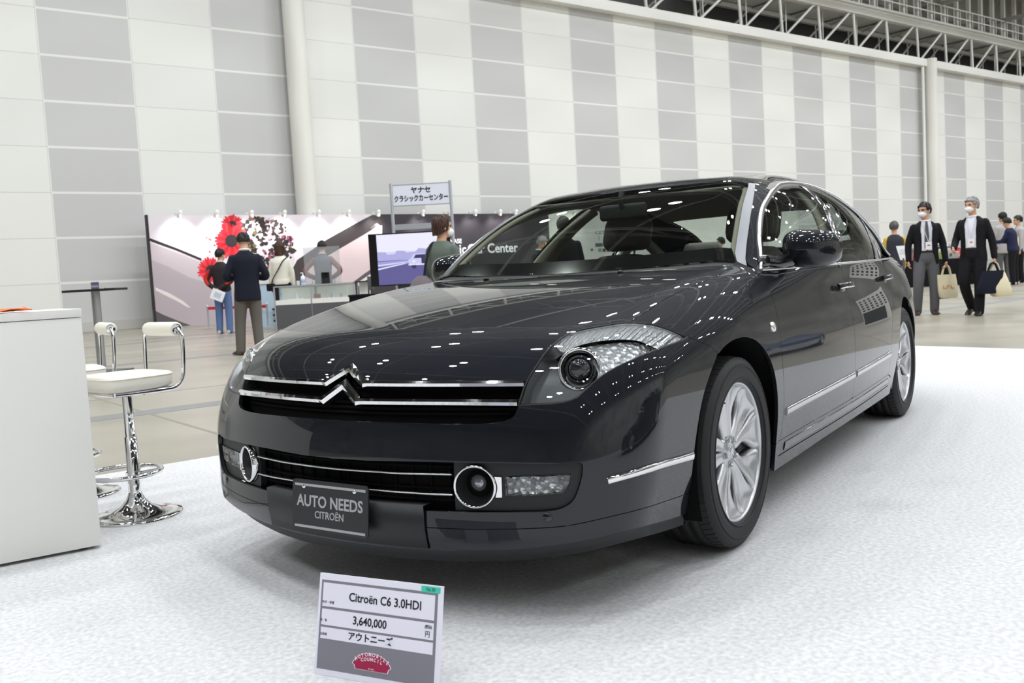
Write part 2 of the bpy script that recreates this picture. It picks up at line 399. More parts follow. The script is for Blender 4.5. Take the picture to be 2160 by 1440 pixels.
SN = Spline([.15, .25, .35, .45, .55, .65, .75, .9]); SP = Spline([.12, .22, .35, .5, .65, .78, .88, 1.0])
ST = Spline([-3.8, -3.3, -2.6, -1.6, -.8, -.4, 0., .4, .75, 1.05])
SR = Spline([-3.9, -3.5, -3.1, -2.7, -2.3, -1.85, -1.45, -1.1, -.8, -.46, -.1]); SG = Spline([-3.6, -2.9, -2.1, -1.2, -.4])
PRM = dict(W=[0.8283, 0.8773, 0.9088, 0.9391, 0.9403, 0.9247, 0.923, 0.9048, 0.8918], P=[-0.0486, -0.0419, -0.0139, 0.0032, -0.0019, -0.0254, -0.0513, -0.0635], N=[1.0376, 1.0743, 1.0733, 1.0728, 1.0572, 1.0206, 0.9911, 0.9402], T=[1.0613, 1.0516, 1.0774, 1.0745, 1.0143, 0.9848, 0.9642, 0.9156, 0.8448, 0.7647], C=[0.1029, 0.0752, 0.0207, -0.01, 0.0053, 0.0068, 0.0276, 0.056, 0.0704, 0.0562], R=[0.6993, 0.9641, 1.1982, 1.3255, 1.4337, 1.4631, 1.4295, 1.3979, 1.289, 1.0793, 0.8194], G=[0.6844, 0.7892, 0.8842, 0.8718, 0.8315], B=[0.1204, 0.0243, 0.0065, 0.0389, 0.0782], misc=[0.3152, 0.0478, 0.2119, 0.1562, 0.1658, 0.1827, 0.0967, 0.055, -0.1318, -1.0245, 0.0337, 0.0014, 0.3291])
def smax(a, b, k):
    h = np.maximum(k - np.abs(a - b), 0) / k
    return np.maximum(a, b) + h * h * k * .25
def Fbody(x, y, z):
    m = PRM['misc']; ya = np.sqrt(y * y + 1e-8)
    Wd = SW(PRM['W'], x) + SP(PRM['P'], z)
    xf = SN(PRM['N'], z) - (m[0] + m[1] * (z - .5)) * ya * ya - m[11] * ya**4
    rr = -3.8 + SB(PRM['B'], z) + m[2] * ya * ya
    Fp = smax(smax(ya - Wd, (x - xf) * .92, m[3]), (rr - x) * .92, m[12])
    return smax(Fp, z - (ST(PRM['T'], x) - ST(PRM['C'], x) * (ya / .85)**2), m[4])
def Fcab(x, y, z):
    m = PRM['misc']; ya = np.sqrt(y * y + 1e-8); dz = z - .95
    Fs = ya - (SG(PRM['G'], x) + m[8] * dz + m[9] * dz * dz); xe = x + m[6] * ya * ya
    sl = (SR(PRM['R'], xe + .01) - SR(PRM['R'], xe - .01)) / .02
    return smax(Fs, (z - (SR(PRM['R'], xe) - m[7] * ya * ya)) / np.sqrt(1 + sl * sl), m[5])
def Fcar(x, y, z): return -smax(-Fbody(x, y, z), -Fcab(x, y, z), PRM['misc'][10])
def march(P0, D, FF=Fcar, tmax=7.0):
    t = np.zeros(len(P0))
    for _ in range(110):
        P = P0 + D * t[:, None]; f = FF(*P.T); t += np.clip(f * .55, -.04, .3); t = np.minimum(t, tmax)
    return P0 + D * t[:, None]
def fnormal(P, FF=Fcar, h=.002):
    g = np.stack([FF(*(P + np.eye(3)[i] * h).T) - FF(*(P - np.eye(3)[i] * h).T) for i in range(3)], 1)
    return g / (np.linalg.norm(g, axis=1, keepdims=True) + 1e-12)
def onpx(px, FF=Fcar, smooth=True, step=5.0):
    """Lay a line traced along the seen side of the car onto the body surface."""
    q = catmull(px, step) if smooth else np.array(px, float)
    D = px_ray(q[:, 0], q[:, 1])
    return march(CAM + D * 1.2, D, FF)
C0 = np.array([-1.35, 0, .6])
class Chart:
    def __init__(s, d):
        s.d = np.array(d, float) / np.linalg.norm(d)
        u = np.array([0, 0, 1.0]) if abs(s.d[2]) < .85 else np.array([1.0, 0, 0])
        s.a = np.cross(u, -s.d); s.a /= np.linalg.norm(s.a); s.b = np.cross(-s.d, s.a)
    def to2(s, P): return np.stack([(P - C0) @ s.a, (P - C0) @ s.b], 1)
    def cast(s, Q, FF=Fcar): return march(C0 + Q[:, :1] * s.a + Q[:, 1:] * s.b - s.d * 3.2, np.broadcast_to(s.d, (len(Q), 3)), FF)
SIDE = Chart((0, -1, -.12)); TOP = Chart((0, 0, -1))
def onside(xz, FF=Fcar, step=.03, smooth=True, ch=None):
    """Lay a line given in side view (x, z) onto the left flank."""
    q = catmull(xz, step) if smooth else np.array(xz, float)
    P0 = np.stack([q[:, 0], np.full(len(q), 1.6), q[:, 1]], 1)
    return march(P0, np.broadcast_to(np.array([0, -1.0, 0]), P0.shape), FF)
def ontop(xy, FF=Fcar, step=.03):
    q = catmull(xy, step); P0 = np.stack([q[:, 0], q[:, 1], np.full(len(q), 2.0)], 1)
    return march(P0, np.broadcast_to(np.array([0, 0, -1.0]), P0.shape), FF)
def onfront(yz, FF=Fcar, step=.03, smooth=True):
    q = catmull(yz, step) if smooth else np.array(yz, float)
    P0 = np.stack([np.full(len(q), 1.8), q[:, 0], q[:, 1]], 1)
    return march(P0, np.broadcast_to(np.array([-1.0, 0, 0]), P0.shape), FF)
def inpoly(Q, B):
    x, y = Q[:, 0], Q[:, 1]; r = np.zeros(len(Q), bool); n = len(B)
    for i in range(n):
        x0, y0 = B[i]; x1, y1 = B[(i + 1) % n]
        c = (y0 > y) != (y1 > y)
        if c.any(): r ^= c & (x < (x1 - x0) * (y - y0) / (y1 - y0 + 1e-15) + x0)
    return r
def bdist(Q, B):
    d = np.full(len(Q), 9.0); n = len(B)
    for i in range(n):
        a, b = B[i], B[(i + 1) % n]; ab = b - a; t = np.clip(((Q - a) @ ab) / (ab @ ab + 1e-15), 0, 1)
        d = np.minimum(d, np.linalg.norm(Q - a - t[:, None] * ab, axis=1))
    return d
def patch(curves, ch, FF=Fcar, grid=.02, gap=.0016, seam=True, holes=()):
    """Fill the outline made of the curves with surface points: (verts, normals, triangles, number of outline verts, 2-D outline)."""
    P = []
    for c in curves:
        for p in c:
            if not P or np.linalg.norm(P[-1] - p) > .0025: P.append(p)
    while np.linalg.norm(P[-1] - P[0]) < .0025: P.pop()
    P = np.array(P); B = ch.to2(P); ar = np.sum(B[:, 0] * np.roll(B[:, 1], -1) - np.roll(B[:, 0], -1) * B[:, 1])
    if ar < 0: P = P[::-1]; B = B[::-1]
    cen = np.abs(P[:, 1]) < 2e-3
    t1 = B - np.roll(B, 1, 0); t2 = np.roll(B, -1, 0) - B
    n1 = np.stack([-t1[:, 1], t1[:, 0]], 1); n2 = np.stack([-t2[:, 1], t2[:, 0]], 1)
    n1 /= np.linalg.norm(n1, axis=1, keepdims=True) + 1e-12; n2 /= np.linalg.norm(n2, axis=1, keepdims=True) + 1e-12
    mv = n1 + n2; mv /= np.linalg.norm(mv, axis=1, keepdims=True) + 1e-9
    mv = mv / np.maximum((mv * n1).sum(1), .5)[:, None]
    mv[cen & seam] = 0
    B2 = B + mv * gap
    lo, hi = B2.min(0), B2.max(0)
    gx, gy = np.meshgrid(np.arange(lo[0], hi[0], grid), np.arange(lo[1], hi[1], grid)); Q = np.stack([gx.ravel(), gy.ravel()], 1)
    Q[:, 0] += (np.round((Q[:, 1] - lo[1]) / grid) % 2) * grid * .5
    Q = Q[inpoly(Q, B2)]
    if len(Q): Q = Q[bdist(Q, B2) > grid * .45]
    n = len(B2); ed = [(i, (i + 1) % n) for i in range(n)]; HB = [ch.to2(np.array(h)) for h in holes]
    for h in HB:
        if len(Q): Q = Q[~inpoly(Q, h)]; Q = Q[bdist(Q, h) > grid * .45]
    A = [B2]; k0 = n
    for h in HB: A.append(h); ed += [(k0 + i, k0 + (i + 1) % len(h)) for i in range(len(h))]; k0 += len(h)
    A = np.vstack(A + [Q])
    vs, es, fs, ov, oe, of = delaunay_2d_cdt([Vector(q) for q in A], ed, [], 0, 1e-7)
    V2 = np.array([tuple(v) for v in vs]); T = np.array([f for f in fs if len(f) == 3])
    ce = V2[T].mean(1); ok = inpoly(ce, B2)
    for h in HB: ok &= ~inpoly(ce, h)
    T = T[ok]
    o2 = np.zeros((len(A),), int); first = {}
    for i, l in enumerate(ov):
        for j in l: first[j] = i
    bidx = [first[i] for i in range(n)]
    X = ch.cast(V2, FF)
    if seam:
        k = [first[i] for i in range(n) if cen[i]]; X[k, 1] = 0.0
    a = (V2[T[:, 1]] - V2[T[:, 0]]); b = (V2[T[:, 2]] - V2[T[:, 0]]); fl = a[:, 0] * b[:, 1] - a[:, 1] * b[:, 0] < 0
    T[fl] = T[fl][:, ::-1]
    return X, fnormal(X, FF), T, bidx
CAR = None
def panel(name, curves, ch, mat, parent=None, FF=Fcar, grid=.02, gap=.0016, off=0.0, flange=.012, mirror=None, label=None, holes=()):
    """One sheet of the car. mirror 'join' makes it symmetric across the centre line, 'pair' adds the other side's own object."""
    X, Nn, T, bi = patch(curves, ch, FF, grid, gap, (mirror == 'join'), holes)
    if mirror == 'join': Nn[np.abs(X[:, 1]) < 1e-6, 1] = 0; Nn /= np.linalg.norm(Nn, axis=1, keepdims=True)
    X = X + Nn * off
    V = [list(X)]; NL = []; F = []; nv = len(X)
    for t in T: F.append(tuple(int(i) for i in t)); NL.append(Nn[t])
    Vx = list(X)
    if flange:
        n = len(bi); Bp = X[bi]; Bn = Nn[bi]; tg = np.roll(Bp, -1, 0) - np.roll(Bp, 1, 0); tg /= np.linalg.norm(tg, axis=1, keepdims=True) + 1e-12
        ou = np.cross(tg, Bn); ou /= np.linalg.norm(ou, axis=1, keepdims=True) + 1e-12
        r1 = Bp + ou * .0012 - Bn * .0016; r2 = r1 - Bn * flange; mid = ou
        cen = np.abs(Bp[:, 1]) < 1e-6
        o1 = len(Vx); Vx += list(r1); o2 = len(Vx); Vx += list(r2)
        for i in range(n):
            j = (i + 1) % n
            if mirror == 'join' and cen[i] and cen[j]: continue
            F.append((bi[j], bi[i], o1 + i, o1 + j)); NL.append(np.array([Bn[j], Bn[i], mid[i], mid[j]]))
            F.append((o1 + j, o1 + i, o2 + i, o2 + j)); NL.append(np.array([mid[j], mid[i], mid[i], mid[j]]))
    Vx = np.array(Vx)
    def mk(Vs, Fs, Ns):
        me = bpy.data.meshes.new(name); me.from_pydata([tuple(v) for v in Vs], [], Fs); me.materials.append(mat)
        me.polygons.foreach_set('use_smooth', [True] * len(Fs)); me.update()
        me.normals_split_custom_set([tuple(v) for n in Ns for v in n])
        ob = bpy.data.objects.new(name, me); COL.objects.link(ob); ob.parent = parent if parent is not None else CAR
        if label: ob['label'] = label
        return ob
    S = np.array([1, -1, 1.0])
    if mirror == 'join':
        o = len(Vx); F2 = [tuple(o + i for i in f[::-1]) for f in F]; N2 = [(n * S)[::-1] for n in NL]
        return mk(np.vstack([Vx, Vx * S]), F + F2, NL + N2)
    a = mk(Vx, F, NL)
    if mirror == 'pair':
        return a, mk(Vx * S, [f[::-1] for f in F], [(n * S)[::-1] for n in NL])
    return a
def ribbon(mb, line, w, h, FF=Fcar, off=0.0, mat=0, taper=0.0, up=None):
    """A moulding of width w and height h laid along a line on the body."""
    L = np.array(line, float); nn = fnormal(L, FF); tg = np.gradient(L, axis=0); tg /= np.linalg.norm(tg, axis=1, keepdims=True) + 1e-12
    sd = np.cross(nn, tg); sd /= np.linalg.norm(sd, axis=1, keepdims=True) + 1e-12
    n = len(L); k = np.linspace(0, 1, n); ww = np.broadcast_to(np.array(w, float), (n,)) * .5; rs = []
    prof = ((-1, -.6), (-1, .35), (-.82, .75), (-.4, 1), (.4, 1), (.82, .75), (1, .35), (1, -.6))
    for i in range(n): rs.append([L[i] + sd[i] * ww[i] * a + nn[i] * (h * b + off) for a, b in prof])
    return mb.rings(rs, mat=mat)
def mirror_mb(mb):
    m = MB(); m.v = [(x, -y, z) for x, y, z in mb.v]; m.f = [f[::-1] for f in mb.f]; m.m = list(mb.m); m.sm = list(mb.sm); return m
def both(mb, name, mats, parent=None, label=None):
    a = mb.build(name, mats, CAR if parent is None else parent, label); b = mirror_mb(mb).build(name, mats, CAR if parent is None else parent, label)
    return a, b
# ================================================================ car: panels and parts
CAR = thing('car', (0, 0, 0), 'dark blue-black four-door saloon with chrome chevron grille on the white carpet', 'car')
L_IN = [(1092.6,855),(1099.4,834.4),(1109,807),(1128.6,774),(1148,745),(1167.5,723.6),(1189,708),(1204.4,698.3)]
L_TOP1 = [(1204.4,698.3),(1227.8,692.5),(1264.7,685.7),(1303.6,679.9),(1330.8,678)]
L_TOP2 = [(1330.8,678),(1358,680),(1383,683.7),(1406.7,690.5),(1430,700),(1451.4,710)]
L_BOT = [(1451.4,710),(1437.8,717.8),(1410.6,727.5),(1371.7,742),(1332.8,758.6),(1303.6,772),(1274,789.7),(1249,809),(1231.7,824.7),(1220,834.4),(1208,842),(1189,847),(1157.8,851),(1119,853.5),(1092.6,855)]
l_in, l_top1, l_top2, l_bot = onpx(L_IN), onpx(L_TOP1), onpx(L_TOP2), onpx(L_BOT)
hoodline = onpx([(1330.8,678),(1342.5,669),(1362,657.5),(1387,641),(1401.7,631),(1429,617),(1459.5,603.5),(1489.6,590.7),(1512.8,582.5)])
hl_end = hoodline[-1]
ws_c = lambda y: -.335 - .235 * y * y               # foot of the windscreen in plan
ys = np.linspace(.74, 0, 26); wsbase = ontop(np.stack([ws_c(ys), ys], 1), Fcab)
hood_rear = ontop([( ws_c(y) + .055, y) for y in (.74, .6, .45, .3, .15, 0)])
hoodline2 = ontop([hl_end[:2], (-.26, .762), hood_rear[0][:2]])
# the leading edge of the bonnet follows the upper chrome bar up to the chevron
bar_up = onpx([(1108,808),(1040,809),(940,809),(850,809),(769,808.5)], step=8)
yk = bar_up[-1][1]; APEX_U = .742; APEX_L = .697
chev_u = onfront([(yk, bar_up[-1][2]), (0.0, APEX_U)])
hood_front = onpx([(1108,804),(940,804.5),(770,804)], step=8)
hf_chev = onfront([(hood_front[-1][1], hood_front[-1][2]), (0.0, APEX_U + .006)])
ymid = np.linspace(0, 1, 30)[1:-1]
centre_hood = ontop([(x, 0.0) for x in np.linspace(hf_chev[-1][0] - .004, hood_rear[-1][0], 50)])
HOODC = Chart((-.5, 0, -.866))
cut = l_in[l_in[:, 2] > hood_front[0][2] + .002]
panel('bonnet', [hood_front, hf_chev, centre_hood, hood_rear[::-1], hoodline2[::-1], hoodline[::-1], l_top1[::-1], cut[::-1]], HOODC, M['paint'], mirror='join', grid=.022)
# cowl strip between bonnet and glass
panel('cowl', [hood_rear, wsbase[::-1]], TOP, M['blackplastic'], mirror='join', off=-.012, grid=.03, flange=0, gap=0)
# ---- front bumper
mouth = onpx([(754,887.5),(860,891),(967.7,893.5),(1030,892),(1062,888)], step=8)
mouth = np.vstack([onfront([(0, mouth[0][2]), mouth[0][1:]])[:-1], mouth])
mouth_end = onpx([(1062,888),(1082,878),(1092.6,857)], step=5)
bseam = onpx([(1451.4,710),(1475,719),(1498,729),(1512,741)])
archf = onpx([(1514,747),(1497.8,791),(1484,835.6),(1473,893),(1464,960),(1457.8,1026.7)])
seam = onpx([(1455,1039.7),(1410,1055),(1365,1069.8),(1272,1093),(1193.5,1108.8),(1101,1115),(985,1115.7),(892.6,1112)], step=8)
seam = np.vstack([seam, onfront([seam[-1][1:], (.16, .2735), (0, .272)])[1:]])
lo_bot = onpx([(885.6,1076),(1019,1079.7),(1102,1079),(1157.8,1077),(1185.6,1071),(1207.8,1056),(1221.7,1025.6),(1228.6,992),(1227,978),(1213,973),(1185.6,977),(1158,979),(1019,977),(880,974),(773,972)], step=6)
lo_bot = np.vstack([onfront([(0, .327), lo_bot[0][1:]])[:-1], lo_bot, onfront([lo_bot[-1][1:], (0, .465)])[1:]])
cz = lambda z0, z1, n=12: onfront([(0.0, z) for z in np.linspace(z0, z1, n)])
BUMP = Chart((-.78, -.62, -.05))
panel('front_bumper', [mouth, mouth_end, l_bot[::-1], bseam, archf, seam, cz(.272, .327, 4)[1:-1], lo_bot, cz(.465, .58, 8)[1:-1]], BUMP, M['paint'], mirror='join', grid=.02)
lip_bot = onpx([(1446.7,1084.4),(1411,1096),(1319,1120),(1225,1142),(1100,1158),(950,1162)], step=8)
lip_bot = np.vstack([lip_bot, onfront([lip_bot[-1][1:], (.2, .205), (0, .205)])[1:]])
panel('front_valance', [seam[::-1], np.vstack([onpx([(1455,1039.7),(1446.7,1084.4)])]), lip_bot, cz(.205, .272, 5)[1:-1]], BUMP, M['paint'], mirror='join', grid=.02, label='lower dark valance')
under = np.stack([lip_bot[:, 0] - .03, lip_bot[:, 1] * .97, lip_bot[:, 2] - .002], 1)
mb = MB(); ul = np.vstack([under, (under * [1, -1, 1])[::-1][1:]])
mb.rings([ul, ul + [-.02, 0, -.045], ul + [-.3, 0, -.03]], closed=False); mb.build('undertray_lip', M['blackplastic'], CAR)
# ---- upper grille: black recess, slats, two chrome bars with chevrons
gr_top = np.vstack([hood_front, hf_chev[1:]])
g_side = l_in[l_in[:, 2] <= hood_front[0][2] + .002]
panel('grille', [gr_top[::-1], hood_front[:1], g_side[::-1], mouth_end[::-1], mouth[::-1], cz(.58, APEX_U, 10)], Chart((-.9, -.3, -.3)), M['blackmatte'], mirror='join', off=-.045, flange=0, gap=0, grid=.03)
def bar(line_px, apex, w, h, name, yend):
    L = onpx(line_px, step=8); zb = L[-1][2]
    mb = MB(); R = []
    half = np.vstack([L, onfront([L[-1][1:], (0, apex)], step=.02)[1:]])
    nn = fnormal(half); half = half - nn * .002
    # straight arm and chevron arm as mitred prisms with a ridge, both sides
    k = len(L) - 1
    up = np.array([-.45, 0, .9]); arm = half[:k + 1]; d0 = half[k] - half[k - 1]; d0 /= np.linalg.norm(d0); d1 = half[-1] - half[k]; d1 /= np.linalg.norm(d1)
    def sec(p, n, side):
        return [p - side * w - n * .02, p - side * w + n * h * .2, p - side * w * .35 + n * h, p + side * w * .45 + n * h, p + side * w + n * h * .2, p + side * w - n * .02]
    for sg in (1, -1):
        rs = []
        for i in range(len(half)):
            n = nn[i]
            if i < k: d = d0 if i == 0 else half[i + 1] - half[i - 1]
            elif i == k: d = d0 + d1
            elif i == len(half) - 1: d = None
            else: d = d1
            if d is None:
                s1 = np.cross(n, d1); s1 /= np.linalg.norm(s1); side = np.array([s1[0], 0, s1[2]]); side = side / np.linalg.norm(side) / abs(side @ s1 / np.linalg.norm(side)); n = np.array([n[0], 0, n[2]])
            else:
                d = d / np.linalg.norm(d); side = np.cross(n, d); side /= np.linalg.norm(side)
                if i == k: side = side / max(.3, abs(side @ np.cross(n, d1)))
            if side[2] < 0: side = -side
            wide = 1.0 if i < k else 1.0 + .75 * 1
            rs.append([np.array(q) for q in sec(half[i], n, side * (1.0 if i < k else 1.35))])
        if sg < 0: rs = [[q * [1, -1, 1] for q in r][::-1] for r in rs]
        mb.rings(rs, smooth=False)
    return mb.build(name, M['chrome'], CAR)
bar([(1106,807.5),(1040,808),(940,808.5),(850,808.5),(769,808)], APEX_U - .010, .0100, .010, 'grille_bar', .59)
bar([(1092,847.5),(1010,847),(940,846.5),(850,846),(754,845)], APEX_L - .012, .0110, .011, 'grille_bar', .59)
for zc in (.605, .622, .668, .676):
    pass
# ---- lower grille with thin chrome lines
panel('lower_grille', [lo_bot, cz(.465, .327, 8)[1:-1]], BUMP, M['blackmatte'], mirror='join', off=-.05, flange=0, gap=0, grid=.03)
fr = onpx([(985,1079),(1102,1079),(1157.8,1077),(1185.6,1071),(1207.8,1056),(1221.7,1025.6),(1228.6,992),(1227,978),(1213,973),(1185.6,977),(1158,979),(1019,977),(952,976)], step=6)
fog_edge = onpx([(952,976),(956,1078)], step=8)
fog_c = onpx([(1001,1027),(1002,1027)], smooth=False)[0]
fog_ax = np.array([.93, .36, 0.0]); fog_ax /= np.linalg.norm(fog_ax); _s = np.cross((0, 0, 1.0), fog_ax)
fog_hole = [fog_c + .0575 * (math.cos(a) * _s + math.sin(a) * np.array([0, 0, 1.0])) for a in np.linspace(0, 2 * math.pi, 36, endpoint=False)]
ind_out = [onpx([(1062,1007.5),(1130,1005.5),(1203.6,1002.8)], step=8), onpx([(1203.6,1002.8),(1198,1026),(1189.7,1042)], step=6), onpx([(1189.7,1042),(1130,1047),(1064.7,1049)], step=8), onpx([(1064.7,1049),(1062,1007.5)], step=6)]
ind_hole = [p for c in ind_out for p in c[:-1]]
panel('fog_lamp_surround', [fr, fog_edge], BUMP, M['blackplastic'], mirror='pair', off=-.016, flange=.02, gap=.001, grid=.025, holes=[fog_hole, ind_hole])
for px in ([(784,996),(840,999.4),(900,1001),(950,1002)], [(784,1035),(840,1039),(900,1043),(952,1045)]):
    L = onpx(px, step=8); L = np.vstack([onfront([(0, L[0][2] - .001), L[0][1:]])[:-1], L]); L = np.vstack([(L * [1, -1, 1])[::-1][:-1], L])
    ribbon(MB(), L, .006, .006, off=-.012).build('chrome_line', M['satin'], CAR)
mb = MB()
for yv in np.arange(.02, .42, .06):
    for sg in (1, -1):
        c = onfront([(yv * 1.0, .335), (yv, .458)]); mb.tube(c * [1, sg, 1] - [.045, 0, 0], .004, 6)
for zv in (.35, .385, .425, .45):
    c = onfront([(y, zv) for y in np.linspace(0, .42, 12)]); c = np.vstack([(c * [1, -1, 1])[::-1][:-1], c]); mb.tube(c - [.04, 0, 0], .004, 6)
mb.build('grille_mesh', M['blackmatte'], CAR)
mb = MB()
for zv in (.598, .613, .628, .668, .678):
    c = onfront([(y, zv) for y in np.linspace(0, .55, 16)]); c = np.vstack([(c * [1, -1, 1])[::-1][:-1], c]); mb.tube(c - [.04, 0, 0], .0045, 6)
mb.build('grille_slats', M['blackmatte'], CAR)
# ---- fog lamps and indicators
for sg in (1, -1):
    c = fog_c * [1, sg, 1]; ax = np.array([.93, .36 * sg, 0.0]); ax /= np.linalg.norm(ax); c = c - ax * .004
    R = .0585
    mb = MB(); mb.lathe([(R - .004, -.02), (R - .0035, .003), (R, .007), (R + .004, .004), (R + .005, -.014)], c, 48, ax); fog = mb.build('fog_lamp', M['chrome'], CAR)
    mb = MB(); mb.lathe([(R - .004, .0), (R - .012, -.035), (.034, -.06), (.031, -.062)], c, 40, ax); mb.build('fog_bowl', M['blackplastic'], fog)
    mb = MB(); mb.ball(c - ax * .066, (.031, .031, .031), 12); mb.build('fog_lens', principled('fog_glass', (.35, .37, .4), .06, .6, 1.0) if sg > 0 else bpy.data.materials['fog_glass'], fog)
M['reflector'] = principled('lamp_reflector', (.80, .81, .82), .22, .55)
_nt = M['reflector'].node_tree; _b = bsdf_of(M['reflector'])
_tc = N(_nt, 'ShaderNodeTexCoord'); _vo = N(_nt, 'ShaderNodeTexVoronoi'); _vo.inputs['Scale'].default_value = 55; _nt.links.new(_tc.outputs['Object'], _vo.inputs['Vector'])
_bp = N(_nt, 'ShaderNodeBump'); _bp.inputs['Strength'].default_value = 1.0; _bp.inputs['Distance'].default_value = .02
_nt.links.new(_vo.outputs['Distance'], _bp.inputs['Height']); _nt.links.new(_bp.outputs[0], _b.inputs['Normal'])
panel('indicator_lens', ind_out, BUMP, M['lens'], mirror='pair', off=-.008, flange=.008, grid=.02)
panel('indicator_reflector', ind_out, BUMP, M['reflector'], mirror='pair', off=-.030, flange=-.02, grid=.02)
for px in ((1073,1015),(1124,1017),(1142,1013),(1183,1019)):
    p = onpx([px, (px[0] + 1, px[1])], smooth=False)[0]; n = fnormal(p[None])[0]; mb = MB(); mb.lathe([(.0075, -.02), (.0075, -.012), (.005, -.010), (0.0005, -.010)], p - n * .001, 14, n); both(mb, 'indicator_bulb', M['greyplastic'])

lk = [onpx([(1040,1005.5),(1057,1006.5)], step=6), onpx([(1057,1006.5),(1058.5,1051)], step=6), onpx([(1058.5,1051),(1043,1051.5)], step=6), onpx([(1043,1051.5),(1047,1028),(1040,1005.5)], step=6)]
panel('fog_lamp_link', lk, BUMP, M['chrome'], mirror='pair', off=-.006, flange=.01, grid=.015)
st = onpx([(1281,1013.5),(1330,999.5),(1395,980),(1460,961.5)], step=6)
mb = MB(); ribbon(mb, st, np.linspace(.020, .026, len(st)), .008); both(mb, 'bumper_moulding', M['chrome'])
p = onpx([(1155,1091),(1156,1091)], smooth=False)[0]; n = fnormal(p[None])[0]
mb = MB(); mb.lathe([(.0005, .003), (.012, .003), (.014, 0.0), (.014, -.004)], p, 20, n); both(mb, 'parking_sensor', M['blackgloss'])
# ---- headlamps
HL = Chart((-.62, -.55, -.55))
hl_out = [l_in, l_top1, l_top2, l_bot]
panel('headlamp', hl_out, HL, M['lens'], mirror='pair', gap=.003, flange=.006, grid=.018)
HEADL = [o for o in CAR.children if o.name.startswith('headlamp')]
seal = np.vstack([l_in, l_top1[1:], l_top2[1:], l_bot[1:-1]])
for sg, hp in zip((1, -1), HEADL):
    S = np.array([1, sg, 1.0])
    mb = MB(); L = seal * S; nn = fnormal(seal) * S; mb.tube(np.vstack([L]) - nn * .004, .0034, 6, closed=True); mb.build('seal', M['blackplastic'], hp)
    mb = MB(); cen_ = L.mean(0); inn = L + (cen_ - L) * .03; mb.rings([np.vstack([inn, inn[:1]]) - np.vstack([nn, nn[:1]]) * .003, np.vstack([inn, inn[:1]]) - np.vstack([nn, nn[:1]]) * .055], closed=False); mb.build('lamp_wall', M['satin'], hp)
low = onpx([(1216,838),(1262,793),(1262,745),(1215,715),(1167,724)], step=6)
top_cut = [onpx([(1167,724),(1225,706),(1290,700),(1345,712),(1392,735)], step=6)]
M['lampgrey'] = principled('lamp_housing_grey', (.10, .105, .105), .35, .3)
M['ribbed'] = principled('ribbed_reflector', (.80, .80, .80), .22, .5)
_nt = M['ribbed'].node_tree; _tc = N(_nt, 'ShaderNodeTexCoord'); _wv = N(_nt, 'ShaderNodeTexWave'); _wv.inputs['Scale'].default_value = 26; _wv.bands_direction = 'Y'
_wv.inputs['Distortion'].default_value = 2.0; _wv.inputs['Detail Scale'].default_value = 3
_bp = N(_nt, 'ShaderNodeBump'); _bp.inputs['Strength'].default_value = .9; _bp.inputs['Distance'].default_value = .015
_nt.links.new(_tc.outputs['Object'], _wv.inputs['Vector']); _nt.links.new(_wv.outputs['Color'], _bp.inputs['Height']); _nt.links.new(_bp.outputs[0], bsdf_of(M['ribbed']).inputs['Normal'])
def lamp_layer(name, curves, mat, off, fl=0.0):
    a, b = panel(name, curves, HL, mat, mirror='pair', off=off, flange=fl, gap=.002, grid=.018)
    a.parent, b.parent = HEADL[0], HEADL[1]
lamp_layer('lamp_housing', [onpx(L_IN[:6], step=6), onpx([(1167.5,723.6),(1190,742),(1225,742),(1262,770),(1268,793)], step=6), onpx([(1268,793),(1249,809),(1231.7,824.7),(1220,834.4),(1208,842),(1189,847),(1157.8,851),(1119,853.5),(1092.6,855)], step=6)], M['lampgrey'], -.058)
lamp_layer('main_reflector', [onpx([(1180,735),(1225,718),(1290,708),(1350,708),(1400,726)], step=6), onpx([(1400,728),(1371.7,742),(1332.8,758.6),(1303.6,772),(1274,789.7),(1255,804)], step=6), onpx([(1255,804),(1262,775),(1235,742),(1180,735)], step=6)], M['reflector'], -.026)
lamp_layer('turn_signal', [onpx([(1169,722),(1189,708),(1204.4,698.3),(1227.8,692.5),(1264.7,685.7),(1330.8,678),(1383,683.7),(1430,700),(1449,710)], step=6), onpx([(1449,710),(1410.6,727.5),(1397,733),(1350,714),(1290,711),(1225,722),(1185,738),(1169,722)], step=6)], M['ribbed'], -.011)
pj = onpx([(1221,778),(1222,778)], smooth=False)[0]
for sg, hp in zip((1, -1), HEADL):
    ax = np.array([.86, .42 * sg, .12]); ax /= np.linalg.norm(ax); c = pj * [1, sg, 1] - ax * .043; k_ = .90
    mb = MB(); mb.lathe([(.060, -.02), (.0635, .006), (.059, .012), (.053, .007), (.048, -.01), (.036, -.02)], c, 48, ax); mb.build('projector_ring', M['chrome'], hp)
    mb = MB(); mb.lathe([(.042, -.012), (.040, .008), (.035, .012), (.033, .004)], c, 40, ax); mb.build('projector_bezel', M['blackgloss'], hp)
    mb = MB(); mb.lathe([(.0345, .002), (.030, .014), (.022, .022), (.012, .026), (.0005, .0275)], c, 32, ax)
    mb.build('projector_lens', principled('projector_glass', (.02, .022, .024), .02, 0, 1.0) if sg > 0 else bpy.data.materials['projector_glass'], hp)
